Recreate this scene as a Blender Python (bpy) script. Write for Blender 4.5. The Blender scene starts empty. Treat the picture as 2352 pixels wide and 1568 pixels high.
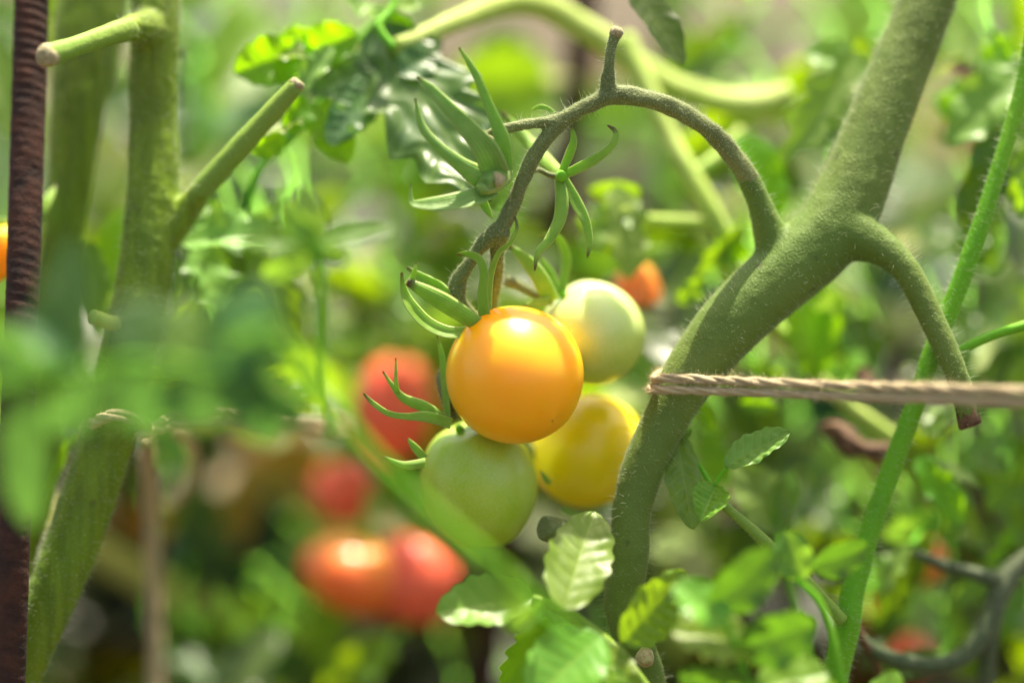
import bpy, math, random
import numpy as np
from mathutils import Vector, Matrix, noise as mnoise

# ------------------------------------------------------------------ camera, sky, sun, exposure
SC = bpy.context.scene
COL = SC.collection
R = math.radians
TILT = R(12)
FOC = 0.62
CZ = 0.55
FWD = np.array([0, math.cos(TILT), -math.sin(TILT)])
UPV = np.array([0, math.sin(TILT), math.cos(TILT)])
RGT = np.array([1.0, 0, 0])
CAM = np.array([0, 0, CZ]) - FWD * FOC
KPX = 36 / 85 / 2352

cd = bpy.data.cameras.new('camera'); cam = bpy.data.objects.new('camera', cd); COL.objects.link(cam)
cam.location = CAM.tolist(); cam.rotation_euler = (R(90) - TILT, 0, 0)
cd.lens = 85; cd.sensor_width = 36; cd.clip_start = 0.02; cd.clip_end = 200
cd.dof.use_dof = True; cd.dof.focus_distance = FOC - 0.002; cd.dof.aperture_fstop = 2.0
SC.camera = cam

SUN_EL, SUN_AZ = R(71), R(-22)        # azimuth measured from +Y (behind the plants) towards -X .. +X
sdir = Vector((math.sin(-SUN_AZ) * math.cos(SUN_EL), math.cos(SUN_AZ) * math.cos(SUN_EL), math.sin(SUN_EL)))
wd = bpy.data.worlds.new('World'); SC.world = wd; wd.use_nodes = True
nt = wd.node_tree; bg = nt.nodes['Background']
sky = nt.nodes.new('ShaderNodeTexSky'); sky.sky_type = 'NISHITA'; sky.sun_disc = False
sky.dust_density = 4; sky.ozone_density = .4; sky.sun_elevation = SUN_EL; sky.sun_rotation = math.atan2(sdir.x, sdir.y)
wm = nt.nodes.new('ShaderNodeMix'); wm.data_type = 'RGBA'; wm.blend_type = 'MULTIPLY'; wm.inputs[0].default_value = 1; wm.inputs[7].default_value = (1, .96, .82, 1)   # warm tint on the sky light in place of white balance
nt.links.new(sky.outputs[0], wm.inputs[6]); nt.links.new(wm.outputs[2], bg.inputs[0]); bg.inputs[1].default_value = 0.122
sl = bpy.data.lights.new('sun', 'SUN'); sl.energy = 5.0; sl.angle = R(0.6); sl.color = (1, 0.91, 0.74)
so = bpy.data.objects.new('sun', sl); COL.objects.link(so)
so.rotation_euler = sdir.to_track_quat('Z', 'Y').to_euler(); so.location = (0, 0, 3)
SC.view_settings.view_transform = 'Standard'; SC.view_settings.look = 'None'
SC.view_settings.exposure = 1.38; SC.view_settings.gamma = 1
SC.cycles.use_denoising = True
SC.cycles.max_bounces = 10; SC.cycles.transmission_bounces = 8; SC.cycles.diffuse_bounces = 6
SC.cycles.sample_clamp_indirect = 6

# ------------------------------------------------------------------ helpers
def P(x, y, d=0.0):
    """a point seen at photo position x, y at d millimetres behind the focus plane"""
    dep = FOC + d / 1000
    return CAM + FWD * dep + RGT * ((x - 1176) * KPX * dep) - UPV * ((y - 784) * KPX * dep)
def PX(r, d=0.0): return r * KPX * (FOC + d / 1000)
def W(pts, dd=0.0):
    out = []
    for p in pts:
        if len(p) == 4: out.append((P(p[0], p[1], p[2] + dd), PX(p[3], p[2] + dd)))
        else: out.append((np.array(p[0], float), p[1]))
    return out
def to_ground(path, dx=0.0, r=None):
    q, rr = path[-1]
    rr = r or rr
    dz = -0.02 - q[2]; v = q - path[-2][0]; v = v * (abs(dz) / max(abs(v[2]), 1e-3)) if v[2] < 0 else np.array([0, 0, dz])
    out = list(path)
    for f in (.04, .1, .2, .34, .52, .75, 1):      # growing spans; the slant dies away towards the ground
        e = .12 * (1 - math.exp(-f / .12)); out.append((np.array([q[0] + v[0] * e + dx * f, q[1] + v[1] * e + .01 * f, q[2] + dz * f]), rr * (1 + .1 * f)))
    return out
def unit(v): return v / (np.linalg.norm(v) + 1e-12)
def spline(path, step):
    pts = np.array([p for p, _ in path]); rad = np.array([r for _, r in path])
    n = len(pts); P0, Rr, out, ro = pts, rad, [], []
    for i in range(n - 1):
        a, b, c, d = P0[max(i - 1, 0)], P0[i], P0[i + 1], P0[min(i + 2, n - 1)]
        ra, rb, rc, rd = Rr[max(i - 1, 0)], Rr[i], Rr[i + 1], Rr[min(i + 2, n - 1)]
        L = np.linalg.norm(c - b); k = max(2, int(L / step))
        for j in range(k):
            t = j / k; t2, t3 = t * t, t ** 3
            f = lambda a, b, c, d: .5 * (2 * b + (c - a) * t + (2 * a - 5 * b + 4 * c - d) * t2 + (3 * b - a - 3 * c + d) * t3)
            out.append(f(a, b, c, d)); ro.append(f(ra, rb, rc, rd))
    out.append(P0[-1]); ro.append(Rr[-1])
    return np.array(out), np.maximum(np.array(ro), 1e-5)
def frames(pts, ref=None):
    T = np.gradient(pts, axis=0); T /= np.linalg.norm(T, axis=1)[:, None] + 1e-12
    n = np.cross(T[0], ref if ref is not None else FWD)
    if np.linalg.norm(n) < 1e-3: n = np.cross(T[0], RGT)
    n = unit(n); N = []
    for i in range(len(pts)):
        n = unit(n - T[i] * n.dot(T[i])); N.append(n)
    N = np.array(N); return T, N, np.cross(T, N)
class Geo:
    def __init__(s): s.v, s.f, s.uv, s.n, s.tint = [], [], [], 0, []
    def add(s, v, f, uv=None, tint=None):
        v = np.asarray(v, float); s.v.append(v); f = np.asarray(f, int)
        s.f.append(f + s.n); s.uv.append(np.zeros((len(v), 2)) if uv is None else uv)
        s.tint.append(np.tile([1, 1, 1] if tint is None else tint, (len(v), 1)))
        s.n += len(v); return s
def grid_faces(nr, nc, wrap=False):
    i = np.arange(nr - 1)[:, None]; j = np.arange(nc if wrap else nc - 1)[None, :]
    a = i * nc + j; b = i * nc + (j + 1) % nc
    return np.stack([a, b, b + nc, a + nc], -1).reshape(-1, 4)
def tube(g, path, seg=16, step=.003, fn=None, tint=None, capfac=.6):
    pts, rad = spline(path, step)
    T, N, B = frames(pts); n = len(pts)
    # rounded ends
    for s_, i in ((-1, 0), (1, n - 1)): pass
    pts = np.vstack([pts[0] - T[0] * rad[0] * .05, pts[0] - T[0] * rad[0] * .03, pts, pts[-1] + T[-1] * rad[-1] * .10, pts[-1] + T[-1] * rad[-1] * .12])
    rad = np.concatenate([[rad[0] * .02, rad[0] * .8], rad, [rad[-1] * .85, rad[-1] * .02]])
    T = np.vstack([T[:1], T[:1], T, T[-1:], T[-1:]]); N = np.vstack([N[:1], N[:1], N, N[-1:], N[-1:]]); B = np.vstack([B[:1], B[:1], B, B[-1:], B[-1:]])
    n = len(pts); L = np.concatenate([[0], np.cumsum(np.linalg.norm(np.diff(pts, axis=0), axis=1))])
    a = np.linspace(0, 2 * math.pi, seg, endpoint=False)
    RR = np.repeat(rad[:, None], seg, 1)
    if fn is not None: RR = RR * fn(a[None, :], L[:, None])
    v = pts[:, None, :] + RR[..., None] * (np.cos(a)[None, :, None] * N[:, None, :] + np.sin(a)[None, :, None] * B[:, None, :])
    uv = np.stack([np.repeat((a / (2 * math.pi))[None], n, 0), np.repeat((L * 10)[:, None], seg, 1)], -1)
    g.add(v.reshape(-1, 3), grid_faces(n, seg, True), uv.reshape(-1, 2), tint)
    return g
def stemfn(seed=0, amp=.05, ridge=.03):
    r = np.random.RandomState(int(abs(seed)) % 100000); ph = r.rand(8) * 6.28
    def f(a, L):
        return (1 + amp * .6 * np.sin(L * 170 + ph[0] + 1.3 * np.sin(a + ph[1])) + amp * .5 * np.sin(L * 410 + 2 * a + ph[2]) + amp * .3 * np.sin(L * 900 - 3 * a + ph[4])
                + ridge * np.cos(5 * a + ph[3] + L * 4) + ridge * .5 * np.cos(9 * a + ph[5]))
    return f
def ribbon(g, pts, hw, thick=.22, roll=0.0, keel=.35, seg=10, wav=0.0, d0=0.0):
    """a sepal: tapering flattened blade with a keel"""
    path = [(P(p[0], p[1], p[2] + d0), PX(h, p[2])) for p, h in zip(pts, hw)]
    c, rad = spline(path, .0007); T = np.gradient(c, axis=0); T /= np.linalg.norm(T, axis=1)[:, None] + 1e-12
    S = np.cross(T, FWD); S /= np.linalg.norm(S, axis=1)[:, None] + 1e-9
    for i in range(1, len(S)):
        if S[i].dot(S[i - 1]) < 0: S[i] *= -1
    Nn = np.cross(S, T); cr, sr = math.cos(roll), math.sin(roll)
    S, Nn = S * cr + Nn * sr, Nn * cr - S * sr
    n = len(c); a = np.linspace(0, 2 * math.pi, seg, endpoint=False)
    th = np.minimum(thick * rad, PX(4)); L = np.linspace(0, 1, n)
    x = rad[:, None] * np.cos(a)[None]; z = th[:, None] * np.sin(a)[None] - keel * np.abs(x) * 1.0
    if wav: z += wav * rad[:, None] * np.sin(L * 25)[:, None] * np.cos(a)[None]
    v = c[:, None, :] + x[..., None] * S[:, None, :] + z[..., None] * Nn[:, None, :]
    uv = np.stack([np.repeat((.5 + .5 * np.cos(a))[None], n, 0), np.repeat(L[:, None], seg, 1)], -1)
    g.add(v.reshape(-1, 3), grid_faces(n, seg, True), uv.reshape(-1, 2))
    k = g.n - len(c) * seg
    g.f.append(np.array([[k + j for j in (0, 2, 5, 8)]])) if seg == 10 else None
    return g
def env_simple(s): return np.clip(s, 0, 1) ** .48 * (1 - s) ** .62 * 1.75
def leaf_verts(base, tip, hw, up=None, roll=0.0, ns=30, ncol=17, kind='simple', cup=.25, bend=.15, bulge=.10, wave=.10, seed=0, fold=0.0, face=None):
    rr = random.Random(seed); base = np.array(base); tip = np.array(tip)
    Y = tip - base; L = np.linalg.norm(Y); Y = Y / L
    if face == 't': up = np.array([.1, -.62, .78])      # upper side to the sun
    if face == 'u': up = np.array([.05, -.90, .42])
    if face == 'b': up = -FWD - np.array([0, 0, .45])    # seen from beneath, sun shining through
    up = -FWD if up is None else up
    X = unit(np.cross(Y, up)); Z = np.cross(X, Y); c, s_ = math.cos(roll), math.sin(roll)
    X, Z = X * c + Z * s_, Z * c - X * s_
    s = np.linspace(0, 1, ns)[:, None]; t = np.linspace(-1, 1, ncol)[None, :]; at = np.abs(t)
    ph = rr.random() * 6.28; ph2 = rr.random() * 6.28; nl = {'simple': 6, 'toothed': 4, 'lobed': 3}[kind]
    e = env_simple(s)
    side = np.where(t > 0, .13, 0)
    if kind == 'simple': e = e * (1 + .05 * np.sin(2 * math.pi * (s + side) * nl + ph))
    else:
        fr = ((s * (nl + .35) + side * 2 + .25 * rr.random()) % 1.0)
        tooth = np.where(fr < .75, fr / .75, (1 - fr) / .25)
        dep = .5 if kind == 'lobed' else .28
        e = e * (1 - dep + dep * tooth * 1.25) * np.where(s > .93, .9, 1)
    x = t * hw * e
    y = L * s + (.35 if kind != 'simple' else .16) * hw * at * e * (1 - s * .8) - .10 * hw * at * (1 - s) ** 2
    veinph = s * nl * 1.25 - at * .9
    z = cup * hw * e * at ** 1.4 - bend * L * (s ** 2) * 1.0
    b = np.abs(np.sin(math.pi * veinph)) * (1 - (1 - at) ** 6) * (1 - at ** 6)
    b = b * (.6 + .4 * np.sin(6 * t + 5 * s + ph))
    z = z + bulge * .6 * hw * b * np.minimum(1, e * 1.5)
    z = z + bulge * .25 * hw * np.sin(s * 21 + t * 4 + ph) * np.sin(t * 8 + ph2 + s * 6) * (1 - (1 - at) ** 3)
    z = z + wave * hw * np.sin(2 * math.pi * s * 2.2 + ph2 + side * 9) * at ** 2.2 * e
    if fold:
        ang = fold * at; x, z = x * np.cos(ang), z + np.abs(t * hw * e) * np.sin(ang)
    x = x + .05 * L * math.sin(ph) * s * s
    x = x + 0 * s; y = y + 0 * t; z = z + 0 * t
    v = base + x[..., None] * X + y[..., None] * Y + z[..., None] * Z
    uv = np.stack([.5 + .5 * t + 0 * s, s + 0 * t], -1)
    return v.reshape(-1, 3), grid_faces(ns, ncol), uv.reshape(-1, 2)
def leaf(g, *a, tint=None, **k):
    v, f, uv = leaf_verts(*a, **k); return g.add(v, f, uv, tint)
def obj(name, g, mat, parent=None, kind=None, label=None, smooth=True, origin=None):
    v = np.vstack(g.v); F = [q for f in g.f for q in f.tolist()]
    o0 = np.array(parent_origin(parent)) if parent is not None else np.array(origin if origin is not None else (0, 0, 0), float)
    c = o0 if parent is None else (v.min(0) + v.max(0)) / 2
    me = bpy.data.meshes.new(name); me.from_pydata((v - c).tolist(), [], F)
    ul = me.uv_layers.new(name='UVMap'); uv = np.vstack(g.uv)
    vi = np.zeros(len(me.loops), int); me.loops.foreach_get('vertex_index', vi)
    ul.data.foreach_set('uv', uv[vi].ravel())
    tn = np.vstack(g.tint)
    if not np.all(tn == 1):
        ca = me.color_attributes.new('tint', 'FLOAT_COLOR', 'POINT'); ca.data.foreach_set('color', np.hstack([tn, np.ones((len(tn), 1))]).ravel())
    if smooth: me.polygons.foreach_set('use_smooth', [True] * len(me.polygons))
    me.materials.append(mat); me.update()
    o = bpy.data.objects.new(name, me); COL.objects.link(o)
    if parent is not None: o.parent = parent; o.location = (c - o0).tolist()
    else: o.location = c.tolist()
    if kind: o['kind'] = kind
    if label: o['label'] = label
    return o
def parent_origin(p):
    l = Vector((0, 0, 0))
    while p is not None: l = l + p.location; p = p.parent
    return l
def tag(o, label, cat, group=None, kind=None):
    if label: o['label'] = label
    if cat: o['category'] = cat
    if group: o['group'] = group
    if kind: o['kind'] = kind
    return o
def thing(name, label, cat, loc, group=None):
    o = bpy.data.objects.new(name, None); COL.objects.link(o); o.location = tuple(float(c) for c in loc)
    o.empty_display_size = .01
    return tag(o, label, cat, group)
def remesh(g, voxel, smooth_it=6, nz=0.0):
    """weld overlapping tubes into one continuous skin"""
    v = np.vstack(g.v); F = [q for f in g.f for q in f.tolist()]
    me = bpy.data.meshes.new('t'); me.from_pydata(v.tolist(), [], F); o = bpy.data.objects.new('t', me); COL.objects.link(o)
    m = o.modifiers.new('r', 'REMESH'); m.mode = 'VOXEL'; m.voxel_size = voxel
    s = o.modifiers.new('s', 'SMOOTH'); s.factor = .5; s.iterations = smooth_it
    dg = bpy.context.evaluated_depsgraph_get(); dg.update(); ev = o.evaluated_get(dg); m2 = ev.to_mesh()
    vv = np.zeros(len(m2.vertices) * 3); m2.vertices.foreach_get('co', vv); vv = vv.reshape(-1, 3)
    nn = np.zeros(len(m2.vertices) * 3); m2.vertices.foreach_get('normal', nn); nn = nn.reshape(-1, 3)
    ff = [list(p.vertices) for p in m2.polygons]
    ev.to_mesh_clear(); bpy.data.objects.remove(o); bpy.data.meshes.remove(me)
    if nz:
        vv = vv + nn * np.array([nz * mnoise.noise(Vector(q * 400)) + nz * .5 * mnoise.noise(Vector(q * 1100)) for q in vv])[:, None]
    G = Geo(); G.v.append(vv); G.f = [np.array(ff)]; G.uv.append(np.zeros((len(vv), 2))); G.tint.append(np.ones((len(vv), 3))); G.n = len(vv)
    G.normals = nn
    return G
def hairs(g, n, length, rad, seed=0, region=None, jit=.35):
    """fine plant hairs over a stem surface"""
    v = np.vstack(g.v); F = np.vstack([f for f in g.f if f.shape[1] == 4]); rs = np.random.RandomState(seed)
    q = v[F]; ce = q.mean(1); nr = np.cross(q[:, 2] - q[:, 0], q[:, 3] - q[:, 1]); ar = np.linalg.norm(nr, axis=1)
    # outward normals: keep the winding's sign by majority
    ok = ar > 1e-14
    if region is not None:
        rel = ce - CAM; dep = rel @ FWD; px = (rel @ RGT) / dep / KPX + 1176; py = -(rel @ UPV) / dep / KPX + 784
        ok &= (px > region[0]) & (px < region[2]) & (py > region[1]) & (py < region[3])
    idx = np.where(ok)[0]; p = ar[idx] / ar[idx].sum(); pick = rs.choice(idx, n, p=p)
    w = rs.dirichlet([1, 1, 1, 1], n); base = (q[pick] * w[..., None]).sum(1); N = nr[pick] / ar[pick][:, None]
    N = N * getattr(g, 'flip', 1)
    D = N + rs.randn(n, 3) * jit * .5; D /= np.linalg.norm(D, axis=1)[:, None]
    L = length * (.15 + 1.25 * rs.rand(n) ** 2.2); X = np.cross(D, rs.randn(n, 3)); X /= np.linalg.norm(X, axis=1)[:, None]; Y = np.cross(D, X)
    vs = np.empty((n, 7, 3)); b = base - D * rad
    sag = rs.randn(n, 3) * .12
    for k in range(3):
        a = k * 2.094; off = (X * math.cos(a) + Y * math.sin(a)) * rad
        vs[:, k] = b + off; vs[:, 3 + k] = b + D * (L * .55)[:, None] + off * .7
    vs[:, 6] = b + (D + sag) * L[:, None]
    o = (np.arange(n) * 7)[:, None, None]
    quads = np.array([[0, 1, 4, 3], [1, 2, 5, 4], [2, 0, 3, 5]])[None] + o; tris = np.array([[3, 4, 6], [4, 5, 6], [5, 3, 6]])[None] + o
    G = Geo(); G.add(vs.reshape(-1, 3), quads.reshape(-1, 4)); G.f.append(tris.reshape(-1, 3)); return G

# ------------------------------------------------------------------ materials
def mk(name):
    m = bpy.data.materials.new(name); m.use_nodes = True; t = m.node_tree; return m, t, t.nodes, t.links, t.nodes['Principled BSDF']
def ramp(N, stops):
    r = N.new('ShaderNodeValToRGB'); e = r.color_ramp.elements
    while len(e) < len(stops): e.new(.5)
    for k, (p, c) in enumerate(stops): e[k].position = p; e[k].color = (*c, 1) if len(c) == 3 else c
    return r
def mixc(N, L, fac, a, b, mode='MIX'):
    m = N.new('ShaderNodeMix'); m.data_type = 'RGBA'; m.blend_type = mode
    for s, v in ((m.inputs[0], fac), (m.inputs[6], a), (m.inputs[7], b)):
        if hasattr(v, 'links'): L.new(v, s)
        else: s.default_value = v if isinstance(v, (int, float)) else (*v, 1)
    return m.outputs[2]
def noise(N, L, scale, detail=3, vec=None, rough=.55):
    n = N.new('ShaderNodeTexNoise'); n.inputs['Scale'].default_value = scale; n.inputs['Detail'].default_value = detail; n.inputs['Roughness'].default_value = rough
    if vec is not None: L.new(vec, n.inputs['Vector'])
    return n
def mathn(N, L, op, a, b=0.0, clamp=False):
    m = N.new('ShaderNodeMath'); m.operation = op; m.use_clamp = clamp
    for s, v in ((m.inputs[0], a), (m.inputs[1], b)):
        if hasattr(v, 'links'): L.new(v, s)
        else: s.default_value = v
    return m.outputs[0]

def leaf_mat(name, c1, c2, trans, tw=.45, rough=.38, spec=.5, veins=True, usetint=False, edge=True, sheenpatch=0):
    m, t, N, L, bs = mk(name)
    tc = N.new('ShaderNodeTexCoord'); sep = N.new('ShaderNodeSeparateXYZ'); L.new(tc.outputs['UV'], sep.inputs[0])
    oi = N.new('ShaderNodeObjectInfo')
    n1 = noise(N, L, 120, 4, tc.outputs['Object'])
    r1 = ramp(N, [(.3, c1), (.7, c2)]); L.new(n1.outputs[0], r1.inputs[0]); col = r1.outputs[0]
    # per-leaf variation
    hs = N.new('ShaderNodeHueSaturation'); L.new(col, hs.inputs['Color'])
    L.new(mathn(N, L, 'ADD', mathn(N, L, 'MULTIPLY', oi.outputs['Random'], .06), .475), hs.inputs['Hue'])
    L.new(mathn(N, L, 'ADD', mathn(N, L, 'MULTIPLY', oi.outputs['Random'], .5), .78), hs.inputs['Value'])
    col = hs.outputs[0]
    at = mathn(N, L, 'ABSOLUTE', mathn(N, L, 'SUBTRACT', mathn(N, L, 'MULTIPLY', sep.outputs[0], 2.0), 1.0))
    if veins:
        ph = mathn(N, L, 'SUBTRACT', mathn(N, L, 'MULTIPLY', sep.outputs[1], 7.5), mathn(N, L, 'MULTIPLY', at, .9))
        sn = mathn(N, L, 'ABSOLUTE', mathn(N, L, 'SINE', mathn(N, L, 'MULTIPLY', ph, math.pi)))
        v1 = mathn(N, L, 'SUBTRACT', 1.0, mathn(N, L, 'MULTIPLY', sn, 6.0), True)
        v2 = mathn(N, L, 'SUBTRACT', 1.0, mathn(N, L, 'MULTIPLY', at, 22.0), True)
        vf = mathn(N, L, 'MULTIPLY', mathn(N, L, 'MAXIMUM', v1, v2), .45)
        col = mixc(N, L, vf, col, (c2[0] * 2.2, c2[1] * 1.7, c2[2] * 1.7))
    if sheenpatch:  # leaf sheen put into the colour as pale noise patches
        np_ = noise(N, L, 75, 2, tc.outputs['Object']); rp_ = ramp(N, [(.54, (0, 0, 0)), (.62, (1, 1, 1))]); L.new(np_.outputs[0], rp_.inputs[0])
        np2 = noise(N, L, 420, 3, tc.outputs['Object']); col = mixc(N, L, mathn(N, L, 'MULTIPLY', mathn(N, L, 'MULTIPLY', rp_.outputs[0], sheenpatch), mathn(N, L, 'ADD', np2.outputs[0], .4), True), col, (.20, .29, .18))
    if usetint:
        at_ = N.new('ShaderNodeAttribute'); at_.attribute_name = 'tint'; col = mixc(N, L, 1.0, col, at_.outputs['Color'], 'MULTIPLY')
    L.new(col, bs.inputs['Base Color']); bs.inputs['Roughness'].default_value = rough; bs.inputs['Specular IOR Level'].default_value = spec
    bs.inputs['Sheen Weight'].default_value = .04; bs.inputs['Sheen Tint'].default_value = (.8, .95, .8, 1); bs.inputs['Sheen Roughness'].default_value = .4
    n2 = noise(N, L, 900, 3, tc.outputs['Object']); n3 = noise(N, L, 260, 2, tc.outputs['Object'])
    bp = N.new('ShaderNodeBump'); bp.inputs['Strength'].default_value = .35; bp.inputs['Distance'].default_value = .0003
    L.new(mathn(N, L, 'ADD', mathn(N, L, 'MULTIPLY', n2.outputs[0], .5), n3.outputs[0]), bp.inputs['Height']); L.new(bp.outputs[0], bs.inputs['Normal'])
    tr = N.new('ShaderNodeBsdfTranslucent'); hs2 = N.new('ShaderNodeHueSaturation')
    tcol = mixc(N, L, .35, (*trans,), mixc(N, L, n1.outputs[0], trans, (trans[0] * .5, trans[1] * .7, trans[2])))
    if usetint: tcol = mixc(N, L, 1.0, tcol, at_.outputs['Color'], 'MULTIPLY')
    if veins: tcol = mixc(N, L, mathn(N, L, 'MULTIPLY', vf, .6), tcol, (.25, .38, .06))
    L.new(tcol, tr.inputs[0])
    mx = N.new('ShaderNodeMixShader'); mx.inputs[0].default_value = tw
    L.new(bs.outputs[0], mx.inputs[1]); L.new(tr.outputs[0], mx.inputs[2]); L.new(mx.outputs[0], N['Material Output'].inputs[0])
    return m
def stem_mat(name, c1, c2, streak=0.0, scale=500, rough=.6, sheen=.5, sss=.0, speck=(.45, .48, .28), speckf=.35, cs=None):
    m, t, N, L, bs = mk(name)
    tc = N.new('ShaderNodeTexCoord'); n1 = noise(N, L, 45, 4, tc.outputs['Object'])
    r1 = ramp(N, [(.32, c1), (.68, c2)]); L.new(n1.outputs[0], r1.inputs[0]); col = r1.outputs[0]
    if streak:
        mp = N.new('ShaderNodeMapping'); mp.inputs['Scale'].default_value = (420, 420, 9); L.new(tc.outputs['Object'], mp.inputs[0])
        n2 = noise(N, L, .7, 3, mp.outputs[0]); r2 = ramp(N, [(.38, (0, 0, 0)), (.6, (1, 1, 1))]); L.new(n2.outputs[0], r2.inputs[0])
        col = mixc(N, L, mathn(N, L, 'MULTIPLY', r2.outputs[0], streak), col, cs or (c2[0] * .45, c2[1] * .45, c2[2] * .4))
    nb = noise(N, L, 14, 3, tc.outputs['Object']); rb_ = ramp(N, [(.4, (0, 0, 0)), (.65, (1, 1, 1))]); L.new(nb.outputs[0], rb_.inputs[0])
    col = mixc(N, L, mathn(N, L, 'MULTIPLY', rb_.outputs[0], .45), col, (c1[0] * .75, c1[1] * 1.15, c1[2] * .7))
    n3 = noise(N, L, scale * 2.2, 2, tc.outputs['Object'], .7); r3 = ramp(N, [(.54, (0, 0, 0)), (.68, (1, 1, 1))]); L.new(n3.outputs[0], r3.inputs[0])
    col = mixc(N, L, mathn(N, L, 'MULTIPLY', r3.outputs[0], speckf), col, speck)
    vs_ = N.new('ShaderNodeTexVoronoi'); vs_.inputs['Scale'].default_value = 75; L.new(tc.outputs['Object'], vs_.inputs['Vector'])
    nd = noise(N, L, 300, 3, tc.outputs['Object']); dd_ = mathn(N, L, 'ADD', vs_.outputs['Distance'], mathn(N, L, 'MULTIPLY', nd.outputs[0], .16))
    rsc = ramp(N, [(.13, (1, 1, 1)), (.19, (0, 0, 0))]); L.new(dd_, rsc.inputs[0]); col = mixc(N, L, mathn(N, L, 'MULTIPLY', rsc.outputs[0], .55), col, (.05, .045, .015))
    L.new(col, bs.inputs['Base Color']); bs.inputs['Roughness'].default_value = rough; bs.inputs['Specular IOR Level'].default_value = .3
    bs.inputs['Sheen Weight'].default_value = sheen; bs.inputs['Sheen Tint'].default_value = (.9, .92, .7, 1); bs.inputs['Sheen Roughness'].default_value = .3
    if sss: bs.inputs['Subsurface Weight'].default_value = sss; bs.inputs['Subsurface Radius'].default_value = (.6, 1, .2); bs.inputs['Subsurface Scale'].default_value = .004
    n4 = noise(N, L, scale, 4, tc.outputs['Object']); bp = N.new('ShaderNodeBump'); bp.inputs['Strength'].default_value = .6; bp.inputs['Distance'].default_value = .0005
    L.new(n4.outputs[0], bp.inputs['Height']); L.new(bp.outputs[0], bs.inputs['Normal'])
    return m
def fruit_mat(name, c1, c2, top, sss=.5, rough=.42, mottle=.0, mcol=(.8, .85, .6), rad=(1, .45, .12), sscale=.006, grad=(.55, .95)):
    m, t, N, L, bs = mk(name)
    tc = N.new('ShaderNodeTexCoord'); n1 = noise(N, L, 60, 4, tc.outputs['Object']); r1 = ramp(N, [(.3, c1), (.7, c2)]); L.new(n1.outputs[0], r1.inputs[0]); col = r1.outputs[0]
    sep = N.new('ShaderNodeSeparateXYZ'); L.new(tc.outputs['UV'], sep.inputs[0])   # v: 0 at blossom end, 1 at the stalk
    n0 = noise(N, L, 90, 3, tc.outputs['Object'])
    gv = mathn(N, L, 'ADD', sep.outputs[1], mathn(N, L, 'MULTIPLY', mathn(N, L, 'SUBTRACT', n0.outputs[0], .5), .35))
    rg = ramp(N, [(grad[0], (0, 0, 0)), (grad[1], (1, 1, 1))]); L.new(gv, rg.inputs[0]); col = mixc(N, L, rg.outputs[0], col, top)
    if mottle:
        vo = N.new('ShaderNodeTexVoronoi'); vo.inputs['Scale'].default_value = 1900; L.new(tc.outputs['Object'], vo.inputs['Vector'])
        n5 = noise(N, L, 70, 3, tc.outputs['Object']); r5 = ramp(N, [(.35, (0, 0, 0)), (.65, (1, 1, 1))]); L.new(n5.outputs[0], r5.inputs[0])
        r6 = ramp(N, [(.2, (1, 1, 1)), (.6, (0, 0, 0))]); L.new(vo.outputs['Distance'], r6.inputs[0])
        col = mixc(N, L, mathn(N, L, 'MULTIPLY', mathn(N, L, 'ADD', mathn(N, L, 'MULTIPLY', r6.outputs[0], .5), mathn(N, L, 'MULTIPLY', r5.outputs[0], .6)), mottle), col, mcol)
    # tiny dark specks of dust and scars
    vs = N.new('ShaderNodeTexVoronoi'); vs.inputs['Scale'].default_value = 130; L.new(tc.outputs['Object'], vs.inputs['Vector'])
    rs = ramp(N, [(.025, (1, 1, 1)), (.04, (0, 0, 0))]); L.new(vs.outputs['Distance'], rs.inputs[0])
    col = mixc(N, L, mathn(N, L, 'MULTIPLY', rs.outputs[0], .5), col, (.12, .07, .01))
    rb = ramp(N, [(.002, (1, 1, 1)), (.006, (0, 0, 0))]); L.new(sep.outputs[1], rb.inputs[0]); col = mixc(N, L, rb.outputs[0], col, (.06, .03, .01))
    L.new(col, bs.inputs['Base Color']); bs.inputs['Roughness'].default_value = rough; bs.inputs['Specular IOR Level'].default_value = .35
    bs.inputs['Coat Weight'].default_value = .6; bs.inputs['Coat Roughness'].default_value = .26
    bs.inputs['Subsurface Weight'].default_value = sss; bs.inputs['Subsurface Radius'].default_value = rad; bs.inputs['Subsurface Scale'].default_value = sscale
    n4 = noise(N, L, 60, 2, tc.outputs['Object']); n6 = noise(N, L, 1500, 2, tc.outputs['Object']); bp = N.new('ShaderNodeBump'); bp.inputs['Strength'].default_value = .12; bp.inputs['Distance'].default_value = .001
    L.new(mathn(N, L, 'ADD', n4.outputs[0], mathn(N, L, 'MULTIPLY', n6.outputs[0], .06)), bp.inputs['Height']); L.new(bp.outputs[0], bs.inputs['Normal'])
    return m
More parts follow.
